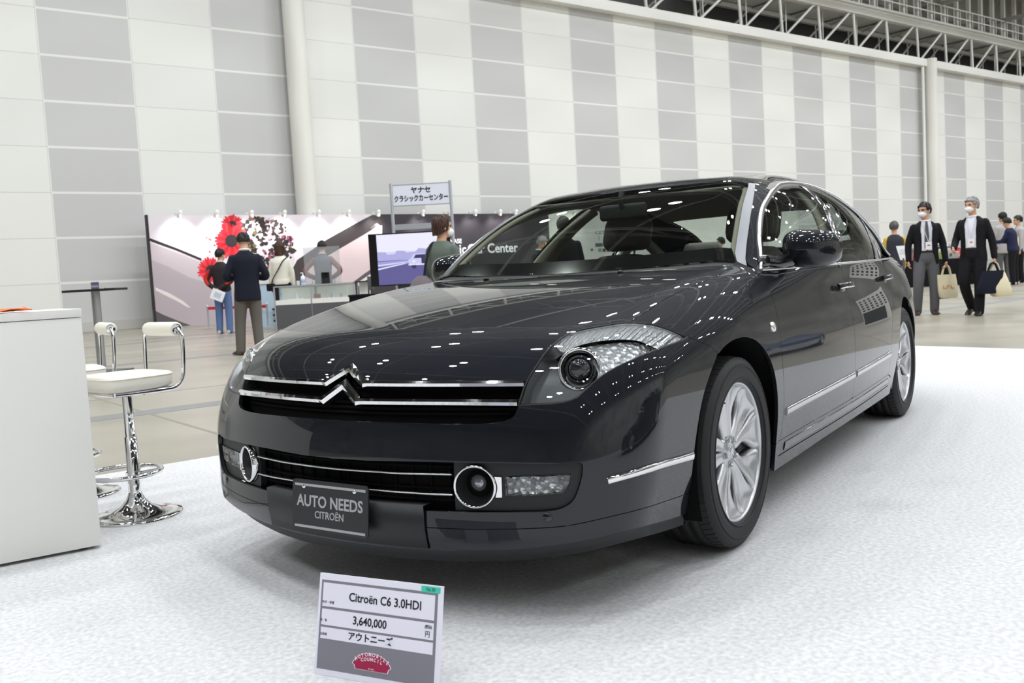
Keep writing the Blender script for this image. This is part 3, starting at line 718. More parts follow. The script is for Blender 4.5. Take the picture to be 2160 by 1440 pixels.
# ---- number plate carrier and show plate
pl_t = math.radians(6)
mb = MB(); q = onfront([(y, .30) for y in np.linspace(0, .33, 8)])
zt = onfront([(y, .338) for y in np.linspace(0, .33, 8)]); zb = onfront([(y, .205) for y in np.linspace(0, .33, 8)])
def full(c): return np.vstack([(c * [1, -1, 1])[::-1][:-1], c])
T_, B_ = full(zt), full(zb)
mb.rings([T_ + [-.03, 0, .006], T_ + [.012, 0, .006], T_ * .5 + B_ * .5 + [.016, 0, 0], B_ + [.012, 0, .01], B_ + [-.03, 0, .01]], closed=False); mb.build('plate_carrier', M['blackplastic'], CAR)
PO = np.array([1.098, .0, .3185]); PY = np.array([0, 1.0, 0]); PZ = np.array([math.sin(pl_t) * -1, 0, math.cos(pl_t)]); PX = np.cross(PY, PZ)
# plate width direction seen from the front runs towards +y
def rrect(w, h, r, n=5):
    out = []
    for cx, cy, a0 in ((w/2-r, h/2-r, 0), (-w/2+r, h/2-r, 90), (-w/2+r, -h/2+r, 180), (w/2-r, -h/2+r, 270)):
        out += [(cx + r * math.cos(math.radians(a0 + 90 * i / n)), cy + r * math.sin(math.radians(a0 + 90 * i / n))) for i in range(n + 1)]
    return out
mb = MB(); mb.prism(rrect(.318, .156, .012), -.002, .002, (PO, PY, PZ, PX))
plate = mb.build('show_plate', principled('plate_black', (.014, .014, .016), .4), CAR, 'black show plate with grey lettering')
M['plateink'] = principled('plate_grey_ink', srgb(168, 168, 170), .5)
mb = MB()
for zz in (.062, -.066): mb.box(PO + PZ * zz + PX * .0024, (.0008, .296, .0075), rot=np.stack([PX, PY, PZ], 1))
put_text(mb, 'AUTO NEEDS', .049, (PO + PZ * .012 + PX * .002, PY, PZ), bold=.0011, sx=.93)
put_text(mb, 'CITROËN', .0315, (PO + PZ * -.027 + PX * .002, PY, PZ), bold=.0004, sx=.92)
mb.build('plate_lettering', M['plateink'], plate)
for yy in (-.108, .105):
    mb = MB(); mb.lathe([(.0005, .005), (.004, .005), (.007, .002), (.007, 0)], PO + PY * yy + PZ * .057 + PX * .002, 12, PX); mb.build('plate_bolt', M['chrome'], plate)
# ---- wings, doors, quarters
arch_up = onpx([(1514,746),(1518,744),(1529,731),(1546.7,717.8),(1569,711),(1591,715.6),(1609,731),(1622,751),(1633,782),(1640,826.7),(1641,880),(1637,937.8)], step=5)
a_end = arch_up[-1]
rock_f = onside([(a_end[0], a_end[2]), (-.415, .296)])
door_f = onside([(-.43, .296), (-.414, .413), (-.406, .608), (-.416, .683), (-.436, .747), (-.452, .80), (-.458, .84), (-.462, .88), (-.475, .915), (-.497, .953)])
dlo_foot = door_f[-1]
pill_foot = ontop([dlo_foot[:2], (-.455, .775), (ws_c(.74), .74), hood_rear[0][:2]])
FEN = Chart((0, -.8, -.6))
panel('front_wing', [l_top2[::-1], hoodline, hoodline2[1:], pill_foot[::-1], door_f[::-1], rock_f[::-1], arch_up[::-1], bseam[::-1]], FEN, M['paint'], mirror='pair', grid=.022)
B_line = onside([(-1.455, .318), (-1.445, .434), (-1.445, .589), (-1.465, .70), (-1.485, .80), (-1.49, .88), (-1.48, .955)])
R_line = onside([(-2.289, .328), (-2.288, .42), (-2.292, .512), (-2.335, .60), (-2.40, .667), (-2.48, .75), (-2.515, .80), (-2.52, .88), (-2.47, .95)])
belt = lambda x0, x1: onside([(x, .956 + .006 * (x + .5) / -2) for x in np.linspace(x0, x1, 8)], Fbody)
sill = lambda x0, x1: onside([(x, .296 + .032 * (x + .43) / -1.86) for x in np.linspace(x0, x1, 6)])
DOOR = Chart((0, -1, -.22))
b1 = belt(-.497, -1.48); b2 = belt(-1.48, -2.47)
fd = panel('front_door', [door_f, b1[1:-1], B_line[::-1], sill(-1.455, -.43)[1:-1]], DOOR, M['paint'], mirror='pair', FF=Fbody, grid=.024)
rd = panel('rear_door', [B_line, b2[1:-1], R_line[::-1], sill(-2.289, -1.455)[1:-1]], DOOR, M['paint'], mirror='pair', FF=Fbody, grid=.024)
# door mouldings: black groove line and chrome strip
for dr, x0, x1, zz0, zz1 in ((fd, -.445, -1.435, .408, .431), (rd, -1.475, -2.265, .432, .446)):
    mb = MB(); L = onside([(x, zz0 + (zz1 - zz0) * (x - x0) / (x1 - x0)) for x in np.linspace(x0, x1, 20)])
    ribbon(mb, L + [0, 0, .018], .006, .002); mb2 = mirror_mb(mb); mb.build('rubbing_groove', M['blackgloss'], dr[0]); mb2.build('rubbing_groove', M['blackgloss'], dr[1])
    mb = MB(); ribbon(mb, L, .030, .007); mb2 = mirror_mb(mb); mb.build('door_moulding', M['satin'], dr[0]); mb2.build('door_moulding', M['satin'], dr[1])
for dr, hx in ((fd, -1.335), (rd, -2.30)):
    L = onside([(x, .853 + .006 * (-1.335 - x)) for x in np.linspace(hx + .02, hx - .2, 12)])
    nn = fnormal(L); bow = np.sin(np.linspace(0, math.pi, 12))[:, None]
    mb = MB(); ribbon(mb, L + nn * (.012 + .022 * bow**.5), np.linspace(.026, .030, 12), .008); mb2 = mirror_mb(mb)
    h1 = mb.build('door_handle', M['paint'], dr[0]); h2 = mirror_mb(mb).build('door_handle', M['paint'], dr[1])
    mb = MB(); ribbon(mb, L + nn * (.020 + .022 * bow**.5) - [0, 0, .010], .006, .004); m2 = mirror_mb(mb); mb.build('handle_trim', M['chrome'], h1); m2.build('handle_trim', M['chrome'], h2)
    c = onside([(hx - .09, .84), (hx - .091, .84)], smooth=False)[0]; n = fnormal(c[None])[0]
    mb = MB(); mb.ball(c - n * .004, (.055, .006, .026), 10); m2 = mirror_mb(mb); mb.build('handle_recess', M['blackgloss'], dr[0]); m2.build('handle_recess', M['blackgloss'], dr[1])
# rear arch is cut into the quarter panel
ra = np.radians(np.linspace(-18, 205, 40)); rarch = onside(np.stack([-2.90 + .395 * np.cos(ra) * 1.0, .335 + .395 * np.sin(ra)], 1), smooth=False)
r_foot = onside([(-2.289, .328), (-2.40, .30), rarch[0][[0, 2]]])
tip = (-3.06, .985)
q_top = onside([(-2.47, .953), (-2.7, .956), (-2.9, .966), tip], Fcar)
dlo_xz = [(-.497, .955), (-.56, .995), (-.665, 1.09), (-.852, 1.205), (-1.04, 1.275), (-1.24, 1.325), (-1.47, 1.362), (-1.69, 1.378), (-1.85, 1.376), (-2.02, 1.36), (-2.2, 1.322), (-2.41, 1.264), (-2.62, 1.19), (-2.80, 1.122), (-2.95, 1.055), tip]
dlo = onside(dlo_xz)
ditch = ontop([(-1.118, .578), (-1.3, .588), (-1.6, .590), (-2.0, .582), (-2.4, .566), (-2.8, .54), (-3.15, .51), (-3.30, .50)])
q_rear = onside([(-3.42, .27), (-3.47, .45), (-3.49, .65), (-3.45, .82), (-3.38, .96)])
q_up = ontop([q_rear[-1][:2], (-3.34, .66), ditch[-1][:2]])
pillar_c = ontop([ditch[-1][:2], (-3.22, .60), (-3.12, .68), dlo[-1][:2]])
QC = Chart((0, -.86, -.5))
panel('rear_wing', [q_top, pillar_c[::-1], q_up[::-1], q_rear[::-1], onside([(-3.42, .27), rarch[-1][[0, 2]]]), rarch[::-1], r_foot[::-1], R_line], QC, M['paint'], mirror='pair', grid=.026)
# sill panels
s_bot = onside([(a_end[0] - .02, .178), (-.7, .182), (-1.1, .194), (-1.8, .201), (-2.46, .197)])
s_top = sill(-.43, -2.289); s_end = onside([(-2.289, .328), (-2.40, .30), (-2.475, .27), (-2.46, .197)], smooth=False)
panel('sill', [rock_f, s_top[1:], s_end[1:], s_bot[::-1]], DOOR, M['paint'], mirror='pair', grid=.024)
mb = MB(); L = onside([(x, .262 + .03 * (x + .5) / -1.9) for x in np.linspace(-.5, -2.30, 24)]); ribbon(mb, L, .036, .004); both(mb, 'sill_strip', M['blackgloss'])
mb = MB(); L = onside([(x, .232 + .026 * (x + .45) / -1.9) for x in np.linspace(-.445, -2.36, 24)]); ribbon(mb, L, .004, .0015); both(mb, 'sill_groove', M['blackmatte'])
# ---- roof, windscreen and glass
hd_y = np.linspace(.574, 0, 14)
header = ontop(np.stack([-.975 - .40 * hd_y**2, hd_y], 1), Fcab)
side_gl = onpx([(1580,389),(1568,426),(1556.8,489),(1549.8,535)], FF=Fcab, step=6)
side_gl = np.vstack([header[:1], side_gl[1:], wsbase[:1]])
WS = Chart((-.62, 0, -.78))
cw = ontop([(x, 0.0) for x in np.linspace(header[-1][0], wsbase[-1][0], 24)], Fcab)
panel('windscreen', [side_gl, wsbase[1:], cw[::-1][1:], header[::-1][1:-1]], WS, M['glass_front'], mirror='join', FF=Fcab, grid=.03, gap=.001, flange=.004)
# black ceramic border along foot and sides of the glass
def inset(c, d): return c
fo2 = ontop([(ws_c(y) - .075, y) for y in np.linspace(.70, 0, 20)], Fcab)
panel('windscreen_border', [wsbase, ontop([(x, 0.0) for x in np.linspace(wsbase[-1][0], fo2[-1][0], 4)], Fcab)[1:-1], fo2[::-1]], WS, M['blackgloss'], mirror='join', FF=Fcab, off=-.006, grid=.03, gap=0, flange=0)
M['pillarsilver'] = principled('brushed_pillar', (.24, .245, .26), .42, .8)
strip_o = onpx([(1593.5,388),(1588,424),(1582,461),(1575,512),(1572,545)], FF=Fcab, step=6)
foot_o = ontop([strip_o[-1][:2], (-.475, .778), (-.478, .775)], Fcab)
strip_o = np.vstack([strip_o, foot_o[-1:]])
panel('windscreen_strip', [side_gl, foot_o[-1:], strip_o[::-1]], FEN, M['pillarsilver'], mirror='pair', FF=Fcab, off=.003, grid=.03, gap=.001, flange=.01)
rw_y = np.linspace(0, .50, 12); rw_top = ontop(np.stack([-2.66 + .10 * rw_y**2, rw_y], 1)); rw_bot = ontop(np.stack([-3.32 + .15 * rw_y**2, rw_y], 1))
dsel = ditch[ditch[:, 0] > rw_top[-1][0]]
croof = ontop([(x, 0.0) for x in np.linspace(header[-1][0], rw_top[0][0], 50)])
panel('roof', [header[:1], dsel, rw_top[::-1], croof[::-1][1:-1], header[::-1][:-1]], TOP, M['paint'], mirror='join', grid=.03)
rw_side = ontop([rw_top[-1][:2], (-2.9, .535), (-3.1, .525), rw_bot[-1][:2]])
crw = ontop([(x, 0.0) for x in np.linspace(rw_top[0][0], rw_bot[0][0], 20)])
panel('rear_window', [rw_top, rw_side[1:-1], rw_bot[::-1], crw[::-1][1:-1]], TOP, M['glass_side'], mirror='join', grid=.03, gap=.001, flange=.004)
dl = np.vstack([dlo]); 
panel('roof_side_frame', [strip_o[::-1], ditch[1:], pillar_c[1:-1], dlo[::-1], pill_foot[1:2]], FEN, M['paint'], mirror='pair', grid=.026)
bl_y = np.linspace(0, .60, 10)
boot_e = ontop(np.stack([-3.70 + .2 * bl_y**2, bl_y], 1)); cb = ontop([(x, 0.0) for x in np.linspace(rw_bot[0][0], boot_e[0][0], 10)])
panel('boot_lid', [rw_bot, ontop([rw_bot[-1][:2], (-3.36, .62), boot_e[-1][:2]])[1:-1], boot_e[::-1], cb[::-1][1:-1]], TOP, M['paint'], mirror='join', grid=.04)
RB = Chart((.78, -.62, -.05))
back = lambda yz: march(np.array([[-4.6, y, z] for y, z in catmull(yz, .04)]), np.broadcast_to(np.array([1.0, 0, 0]), (len(catmull(yz, .04)), 3)))
panel('rear_bumper', [q_rear, ontop([q_rear[-1][:2], (-3.42, .68), boot_e[-1][:2]])[1:-1], boot_e[::-1], back([(0, z) for z in np.linspace(boot_e[0][2], .27, 10)])[1:-1], back([(y, .27) for y in np.linspace(0, .74, 12)])], RB, M['paint'], mirror='join', grid=.04)
tl = [back([(.50, .70), (.76, .74)]), back([(.76, .74), (.77, .88)]), back([(.77, .88), (.50, .84)]), back([(.50, .84), (.50, .70)])]
panel('tail_lamp', tl, RB, M['redlens'], mirror='pair', off=.004, grid=.04)
# side glass, pillars and bright frame
def lerp_line(a, b, n=12): return onside([tuple(a + (b - a) * t) for t in np.linspace(0, 1, n)], Fcab)
bt = lambda x: np.array([x, .958 + .006 * (x + .5) / -2])
def dlo_at(x):
    i = np.argmin(np.abs(dlo[:, 0] - x)); return np.array([dlo[i][0], dlo[i][2]]), i
def pane(name, x_t0, x_t1, x_b0, x_b1, mat):
    (a, i0), (b, i1) = dlo_at(x_t0), dlo_at(x_t1)
    cs = [dlo[i0:i1 + 1], lerp_line(b, bt(x_b1))[1:-1], onside([tuple(bt(x)) for x in np.linspace(x_b1, x_b0, 12)], Fcab)]
    if x_t0 < -.51: cs.append(lerp_line(bt(x_b0), a)[1:-1])
    return panel(name, cs, FEN, mat, mirror='pair', FF=Fcab, off=-.006, gap=.004, flange=.004, grid=.03)
pane('front_side_window', -.5, -1.76, -.52, -1.40, M['glass_side'])
pane('rear_side_window', -1.84, -2.52, -1.48, -2.28, M['glass_rear'])
pane('quarter_window', -2.57, -3.05, -2.34, -3.0, M['glass_rear'])
for xt, xb, w in ((-1.80, -1.44, .075), (-2.545, -2.31, .03)):
    mb = MB(); L = lerp_line(dlo_at(xt)[0], bt(xb), 16); ribbon(mb, L, w, .003, FF=Fcab, off=-.004); both(mb, 'window_pillar', M['blackgloss'])
mb = MB(); nn = fnormal(dlo, Fcab); mb.tube(dlo + nn * .003, .0085, 8); both(mb, 'window_surround', M['satin'])
mb = MB(); L = onside([(x, .9575 + .006 * (x + .5) / -2) for x in np.linspace(-.50, -2.98, 60)], Fcar); mb.tube(L + fnormal(L) * .001, .0055, 8); both(mb, 'waist_moulding', M['satin'])
# ---- side repeater, mirrors, washer jets
c = onpx([(1630,689),(1631,689)], smooth=False)[0]; n = fnormal(c[None])[0]
mb = MB(); mb.lathe([(.020, -.002), (.019, .006), (.0165, .008), (.012, .006)], c, 24, n); rp = both(mb, 'side_repeater', M['chrome'])
mb = MB(); mb.lathe([(.014, .006), (.009, .010), (.0005, .011)], c, 20, n); m2 = mirror_mb(mb); am = principled('clear_amber', (.75, .70, .55), .1, .3, 1); mb.build('repeater_lens', am, rp[0]); m2.build('repeater_lens', am, rp[1])
MC = np.array([-.815, .935, 1.030])
mb = MB(); rs = []
for t in np.linspace(-1, 1, 25):
    # cap of the mirror: sections from the inner to the outer end, flat behind where the glass sits
    e = (1 - abs(t)**3.2)**.45; w = .055 + .055 * e; hh = (.012 + .066 * e) * (1 - .08 * t)
    if abs(t) > .999: w *= .1; hh *= .05
    ring = []
    for a in np.linspace(0, 2 * math.pi, 28, endpoint=False):
        ca, sa = math.cos(a), math.sin(a); xx = (w * 1.05 if ca > 0 else w * .45) * math.copysign(abs(ca)**.85, ca) * e; zz = hh * math.copysign(abs(sa)**.8, sa)
        ring.append(MC + [xx - .035 * max(0, t)**2, t * .118, zz - .004 * t + .004])
    rs.append(ring)
mb.rings(rs, cap=(True, True)); mir = both(mb, 'door_mirror', M['paint'])
mb = MB(); mb.tube(np.array([(-.625, .80, .985), (-.66, .825, .982), (-.72, .85, .988), (-.80, .90, 1.005)]), [.035, .03, .028, .03], 14); mb.ball((-.60, .806, .985), (.07, .022, .034), 10)
m2 = mirror_mb(mb); mb.build('mirror_arm', M['blackgloss'], mir[0]); m2.build('mirror_arm', M['blackgloss'], mir[1])
mb = MB(); mb.prism(rrect(.19, .105, .04), 0, .003, (MC + [-.048, 0, .002], (0, 1, 0), (0, 0, 1), (-1, 0, 0))); m2 = mirror_mb(mb); mb.build('mirror_glass', M['chrome'], mir[0]); m2.build('mirror_glass', M['chrome'], mir[1])
for yy in (-.33, .33):
    p = ontop([(ws_c(yy) + .10, yy), (ws_c(yy) + .101, yy)])[0]; mb = MB(); mb.ball(p + [0, 0, .004], (.016, .011, .008), 8); mb.build('washer_jet', M['blackplastic'], CAR)
# ---- antenna fin is too far back to see; roof header gutter strips
mb = MB(); L = ditch[2:-2]; ribbon(mb, L, .010, .0015); both(mb, 'roof_gutter', M['blackgloss'])
# ================================================================ car: wheels, underbody, cabin
def wheel(cx, cy, sg, spin=0.0):
    """sg = +1 for the car's left. The wheel turns about y; its outer face looks to sg*y."""
    ax = np.array([0, float(sg), 0]); c = np.array([cx, cy * sg, .335]); R = .337
    # tyre
    prof = [(.236, -.105), (.246, -.116), (.285, -.122), (.310, -.119), (.324, -.108), (.3305, -.092)]
    for g in (-.062, -.022, .022, .062):
        prof += [(.3335, g - .006), (.3260, g - .005), (.3260, g + .005), (.3335, g + .006)]
    prof += [(.3305, .092), (.328, .101), (.322, .109), (.311, .117), (.306, .1195), (.303, .1185), (.285, .122), (.262, .1205), (.252, .117), (.246, .112), (.238, .100)]
    mb = MB(); n = 144; rs = []
    u = np.array([1.0, 0, 0]); w = np.array([0, 0, 1.0])
    for r, h in prof:
        ring = []
        for k in range(n):
            a = 2 * math.pi * k / n; rr = r
            ring.append(c + ax * h + rr * (math.cos(a) * u + math.sin(a) * w))
        rs.append(ring)
    mb.rings(rs, cap=(False, False))
    tyre_t = thing_part('wheel', sg)
    ty = mb.build('tyre', M['rubber'], tyre_t)
    # raised shoulder blocks with slits between them
    for h0, h1, r0, r1, sk in ((.068, .1035, .3335, .3285, .02), (-.1035, -.068, .3285, .3335, -.02)):
      mb = MB()
      for k in range(72):
        a0, a1 = 2 * math.pi * (k + .10) / 72, 2 * math.pi * (k + .90) / 72
        if True:
            pts = []
            for a, h, r in ((a0, h0, r0), (a1, h0, r0), (a1 + sk, h1, r1), (a0 + sk, h1, r1)):
                pts.append((a, h, r))
            q = [c + ax * h + (r + .0015) * (math.cos(a) * u + math.sin(a) * w) for a, h, r in pts] + [c + ax * h + (r - .008) * (math.cos(a) * u + math.sin(a) * w) for a, h, r in pts]
            mb.add(q, [(0, 1, 2, 3), (0, 4, 5, 1), (1, 5, 6, 2), (2, 6, 7, 3), (3, 7, 4, 0)])
      mb.build('tread', M['rubber'], ty)
    # raised rings on the sidewall
    mb = MB()
    for rr in (.2545, .2975):
        mb.lathe([(rr - .002, .1185), (rr - .001, .1225), (rr + .001, .1225), (rr + .002, .1185)], c, 96, ax)
    mb.build('sidewall_rib', M['rubber'], ty)
    # rim
    mb = MB(); mb.lathe([(.2435, .098), (.2455, .1035), (.2425, .107), (.236, .106), (.2335, .100), (.230, .085), (.224, .02), (.222, -.09)], c, 96, ax)
    rim = mb.build('rim', M['alloy'], tyre_t)
    # ten scooped blades in mirrored pairs
    mb = MB(); rr = np.array([.050, .075, .10, .13, .16, .19, .215, .234])
    hgt = np.array([.074, .080, .084, .087, .089, .093, .098, .1025])
    for k in range(10):
        s = 1 if k % 2 else -1; th0 = math.radians(36 * k + 18) + spin
        wid = np.radians([33, 29, 25, 23.5, 25, 29, 34, 37])
        ctr = th0 + s * np.radians([0, 1.5, 3.0, 3.6, 2.6, 1.0, 0, 0]) * 1.3
        rs = []
        for r, h, wd, ct in zip(rr, hgt, wid, ctr):
            row = []
            for t in np.linspace(-1, 1, 13):
                a = ct + t * wd / 2; tt = t * s
                dip = .016 * (1 - ((tt + .25) / 1.25 if tt < -.25 else (tt + .25) / 1.25)**2) * min(1, (r - .04) / .09) * (1 if r < .226 else .35)
                edge = -.012 * max(0, abs(t) - .82) / .18
                row.append(c + ax * (h - dip + edge) + r * (math.cos(a) * u + math.sin(a) * w))
            lo = [p - ax * .028 for p in (row[-1], row[0])]
            rs.append(row + lo)
        mb.rings(rs, closed=True, cap=(True, True))
    mb.build('spokes', M['alloy'], rim)
    mb = MB(); mb.lathe([(.0005, .080), (.024, .081), (.029, .079), (.032, .076), (.052, .075), (.064, .068), (.066, .04)], c, 48, ax); mb.build('hub', M['alloy'], rim)
    mb = MB(); mb.lathe([(.0005, .0835), (.020, .083), (.023, .080)], c, 32, ax); cap = mb.build('centre_cap', M['alloy'], rim)
    mb = MB()
    for dz in (-.006, .006):
        mb.add([c + ax * .084 + np.array([x * 1.0, 0, z]) for x, z in ((-.014, -.012 + dz), (0, -.001 + dz), (.014, -.012 + dz), (.014, -.006 + dz), (0, .006 + dz), (-.014, -.006 + dz))], [(0, 1, 4, 5), (1, 2, 3, 4)])
    mb.build('chevron_emblem', M['chrome'], cap)
    for k in range(5):
        a = math.radians(72 * k + 54) + spin; p = c + .047 * (math.cos(a) * u + math.sin(a) * w)
        mb = MB(); mb.lathe([(.0005, .088), (.007, .088), (.008, .084), (.008, .06)], p, 6, ax, smooth=False); mb.lathe([(.012, .0765), (.0125, .079), (.0115, .0795), (.0105, .076), (.010, .06)], p, 18, ax); mb.build('wheel_bolt', M['satin'], rim)
    mb = MB(); mb.lathe([(.06, -.01), (.165, -.01), (.165, .012), (.06, .012)], c, 48, ax); mb.build('brake_disc', M['satin'], tyre_t)
    mb = MB(); mb.lathe([(.0005, -.05), (.222, -.05)], c, 32, ax); mb.build('wheel_back', M['blackmatte'], tyre_t)
    mb = MB(); mb.box(c + ax * .0 + np.array([-.12, 0, .05]), (.06, .07, .14)); mb.build('brake_caliper', M['blackplastic'], tyre_t)
    mb = MB(); L = [c + ax * .093 + np.array([.13, 0, .19])]; mb.lathe([(.003, 0), (.003, .02), (.002, .022)], L[0], 8, ax); mb.build('valve', M['blackplastic'], rim)
    return tyre_t
def thing_part(name, sg):
    o = bpy.data.objects.new(name, None); COL.objects.link(o); o.parent = CAR; o.empty_display_size = .1; return o
for cx, cy in ((0, .783), (-2.9, .772)):
    for sg in (1, -1): wheel(cx, cy, sg, .14 if cx == 0 else .5)
# wheel housings, floor pan and inner bulkheads (all dark)
for cx in (0.0, -2.9):
    for sg in (1, -1):
        mb = MB(); R = .405 if cx == 0 else .40; rs = []
        for yv in (.50, .902 if cx == 0 else .868):
            rs.append([(cx + R * math.cos(a), sg * yv, .335 + R * math.sin(a)) for a in np.radians(np.linspace(-22 if cx == 0 else -4, 184, 40))])
        mb.rings(rs, closed=False); o = np.array(rs[0]); mb.add(list(o) , [tuple(range(len(o)))]); mb.build('wheel_housing', M['blackmatte'], CAR)
mb = MB(); mb.box((-1.45, 0, .20), (2.05, 1.72, .03)); mb.box((.30, 0, .20), (1.25, 1.0, .03)); mb.box((-3.05, 0, .22), (1.2, 1.0, .03)); mb.build('floor_pan', M['blackmatte'], CAR)
mb = MB(); mb.box((-.34, 0, .55), (.03, 1.60, .72)); mb.box((.86, 0, .42), (.02, 1.0, .40)); mb.build('bulkhead', M['blackmatte'], CAR)
mb = MB(); mb.tube([(-.05, -.62, .33), (-.05, .62, .33)], .035, 10); mb.tube([(-2.9, -.62, .33), (-2.9, .62, .33)], .035, 10); mb.build('axle', M['blackmatte'], CAR)
mb = MB(); mb.tube([(-.5, .25, .17), (-1.6, .2, .16), (-2.6, .2, .17)], .04, 10); mb.build('exhaust_pipe', M['greyplastic'], CAR)
# ---- cabin
mb = MB()
rs = []
for x, z0 in ((-.36, .955), (-.55, .965), (-.72, .955), (-.80, .91), (-.82, .70)):
    rs.append([(x - .06 * (abs(y) / .7)**2 * 1.2, y, z0 - .02 * (abs(y) / .7)**4 + (.02 if .2 < y < .54 and -.85 < x < -.6 else 0)) for y in np.linspace(-.72, .72, 25)])
mb.rings(rs, closed=False); mb.build('dashboard', M['dash'], CAR)
for sg in (1, -1):
    mb = MB(); P = np.array([(x, sg * .79, z) for x, z in ((-.5, .32), (-2.6, .32), (-2.6, .93), (-.5, .93))]); mb.add(P, [(0, 1, 2, 3) if sg > 0 else (3, 2, 1, 0)])
    mb.tube([(-.6, sg * .775, .935), (-1.4, sg * .79, .935), (-2.5, sg * .78, .94)], .022, 8)
    mb.build('door_lining', M['trim'], CAR)
mb = MB(); mb.box((-1.5, 0, .235), (2.2, 1.5, .02)); mb.build('carpet_lining', M['dash'], CAR)
def car_seat(y, xf=-1.42, tilt=23):
    t = bpy.data.objects.new('front_seat', None); COL.objects.link(t); t.parent = CAR
    mb = MB(); mb.box((xf + .20, y, .46), (.52, .50, .16), bev=.06); mb.build('seat_cushion', M['seat'], t)
    rs = []
    a = math.radians(tilt); ux = np.array([-math.sin(a), 0, math.cos(a)]); un = np.array([math.cos(a), 0, math.sin(a)])
    for s, w, d in ((0, .24, .08), (.12, .255, .10), (.30, .255, .10), (.45, .245, .09), (.56, .21, .075), (.62, .15, .05), (.635, .08, .02)):
        o = np.array([xf - .02, y, .48]) + ux * s
        rs.append([o + np.array([0, 1, 0]) * w * math.copysign(abs(math.cos(k))**.6, math.cos(k)) + un * d * math.copysign(abs(math.sin(k))**.6, math.sin(k)) for k in np.linspace(0, 2 * math.pi, 24, endpoint=False)])
    mb = MB(); mb.rings(rs); mb.build('seat_back', M['seat'], t)
    o = np.array([xf - .03, y, .48]) + ux * .77; R = np.stack([un, np.array([0, 1, 0]), ux], 1)
    mb = MB(); mb.box(o, (.11, .29, .20), rot=R, bev=.05); mb.build('headrest', M['seat'], t)
    mb = MB()
    for dy in (-.06, .06): mb.tube([o - ux * .18 + [0, dy, 0], o - ux * .05 + [0, dy, 0]], .006, 8)
    mb.build('headrest_post', M['satin'], t)
car_seat(.37); car_seat(-.37)
mb = MB(); mb.box((-2.28, 0, .48), (.52, 1.36, .16), bev=.06); rbk = mb.build('rear_seat', M['seat'], CAR)
a = math.radians(25); ux = np.array([-math.sin(a), 0, math.cos(a)]); un = np.array([math.cos(a), 0, math.sin(a)]); R = np.stack([un, np.array([0, 1, 0]), ux], 1)
mb = MB(); mb.box(np.array([-2.56, 0, .52]) + ux * .24, (.14, 1.34, .56), rot=R, bev=.05); mb.build('seat_back', M['seat'], rbk)
for yy in (-.36, .36):
    mb = MB(); mb.box(np.array([-2.58, yy, .52]) + ux * .60, (.10, .27, .15), rot=R, bev=.045); mb.build('headrest', M['seat'], rbk)
mb = MB(); mb.box((-2.98, 0, .93), (.62, 1.30, .03)); mb.build('parcel_shelf', M['dash'], CAR)
# steering wheel on the car's left
sc = np.array([-.90, .37, .86]); sx = np.array([-.90, 0, .42]); sx /= np.linalg.norm(sx)
mb = MB(); mb.tube([sc + .185 * (math.cos(k) * np.array([0, 1, 0]) + math.sin(k) * np.cross(sx, (0, 1, 0))) for k in np.linspace(0, 2 * math.pi, 48, endpoint=False)], .015, 10, closed=True); sw = mb.build('steering_wheel', M['dash'], CAR)
mb = MB(); mb.ball(sc - sx * .03, (.05, .085, .085), 10); 
for k in (0, math.pi, -math.pi / 2): mb.tube([sc - sx * .02, sc + .18 * (math.cos(k) * np.array([0, 1, 0]) + math.sin(k) * np.cross(sx, (0, 1, 0)))], .014, 8)
mb.build('steering_hub', M['dash'], sw)
mb = MB(); mb.tube([sc - sx * .03, sc - sx * .25], .035, 10); mb.build('steering_column', M['dash'], sw)
# roof lining and pillar trims
hr = ditch[ditch[:, 0] > -2.7] * [1, .985, 1]
panel('headlining', [header[:1], hr, ontop([(-2.70, .53), (-2.70, .3), (-2.70, 0)]), ontop([(x, 0.0) for x in np.linspace(-2.70, header[-1][0], 30)])[1:-1], header[::-1][:-1]], TOP, M['headliner'], mirror='join', off=-.035, flange=0, gap=0, grid=.05)
for (xt, xb, wt, wb) in ((-1.80, -1.46, .10, .19), (-2.55, -2.42, .06, .10)):
    L = lerp_line(dlo_at(xt)[0], bt(xb), 14); nn = fnormal(L, Fcab); mb = MB(); ribbon(mb, L - nn * .045, np.linspace(wt, wb, len(L)), .018, FF=Fcab); both(mb, 'pillar_trim', M['trim'])
sg_in = np.vstack([side_gl[:-1]]); nn = fnormal(sg_in, Fcab); mb = MB(); ribbon(mb, sg_in - nn * .04 + [0, .02, 0], .07, .015, FF=Fcab); both(mb, 'pillar_trim', M['trim'])
L = dlo[2:-3]; nn = fnormal(L, Fcab); mb = MB(); ribbon(mb, L - nn * .04 + [0, 0, .03], .07, .015, FF=Fcab); both(mb, 'roof_rail_trim', M['headliner'])
# interior mirror
ic = np.array([-.93, 0.02, 1.262])
mb = MB(); mb.box(ic, (.035, .25, .075), bev=.017); im = mb.build('interior_mirror', M['dash'], CAR)
mb = MB(); mb.tube([ic, ic + [.03, 0, .05], ic + [.01, 0, .09]], .012, 8); mb.build('mirror_stem', M['dash'], im)
for yy in (.37, -.37):
    mb = MB(); mb.box((-1.08, yy, 1.335), (.12, .34, .012), bev=.005); mb.build('sun_visor', M['headliner'], CAR)
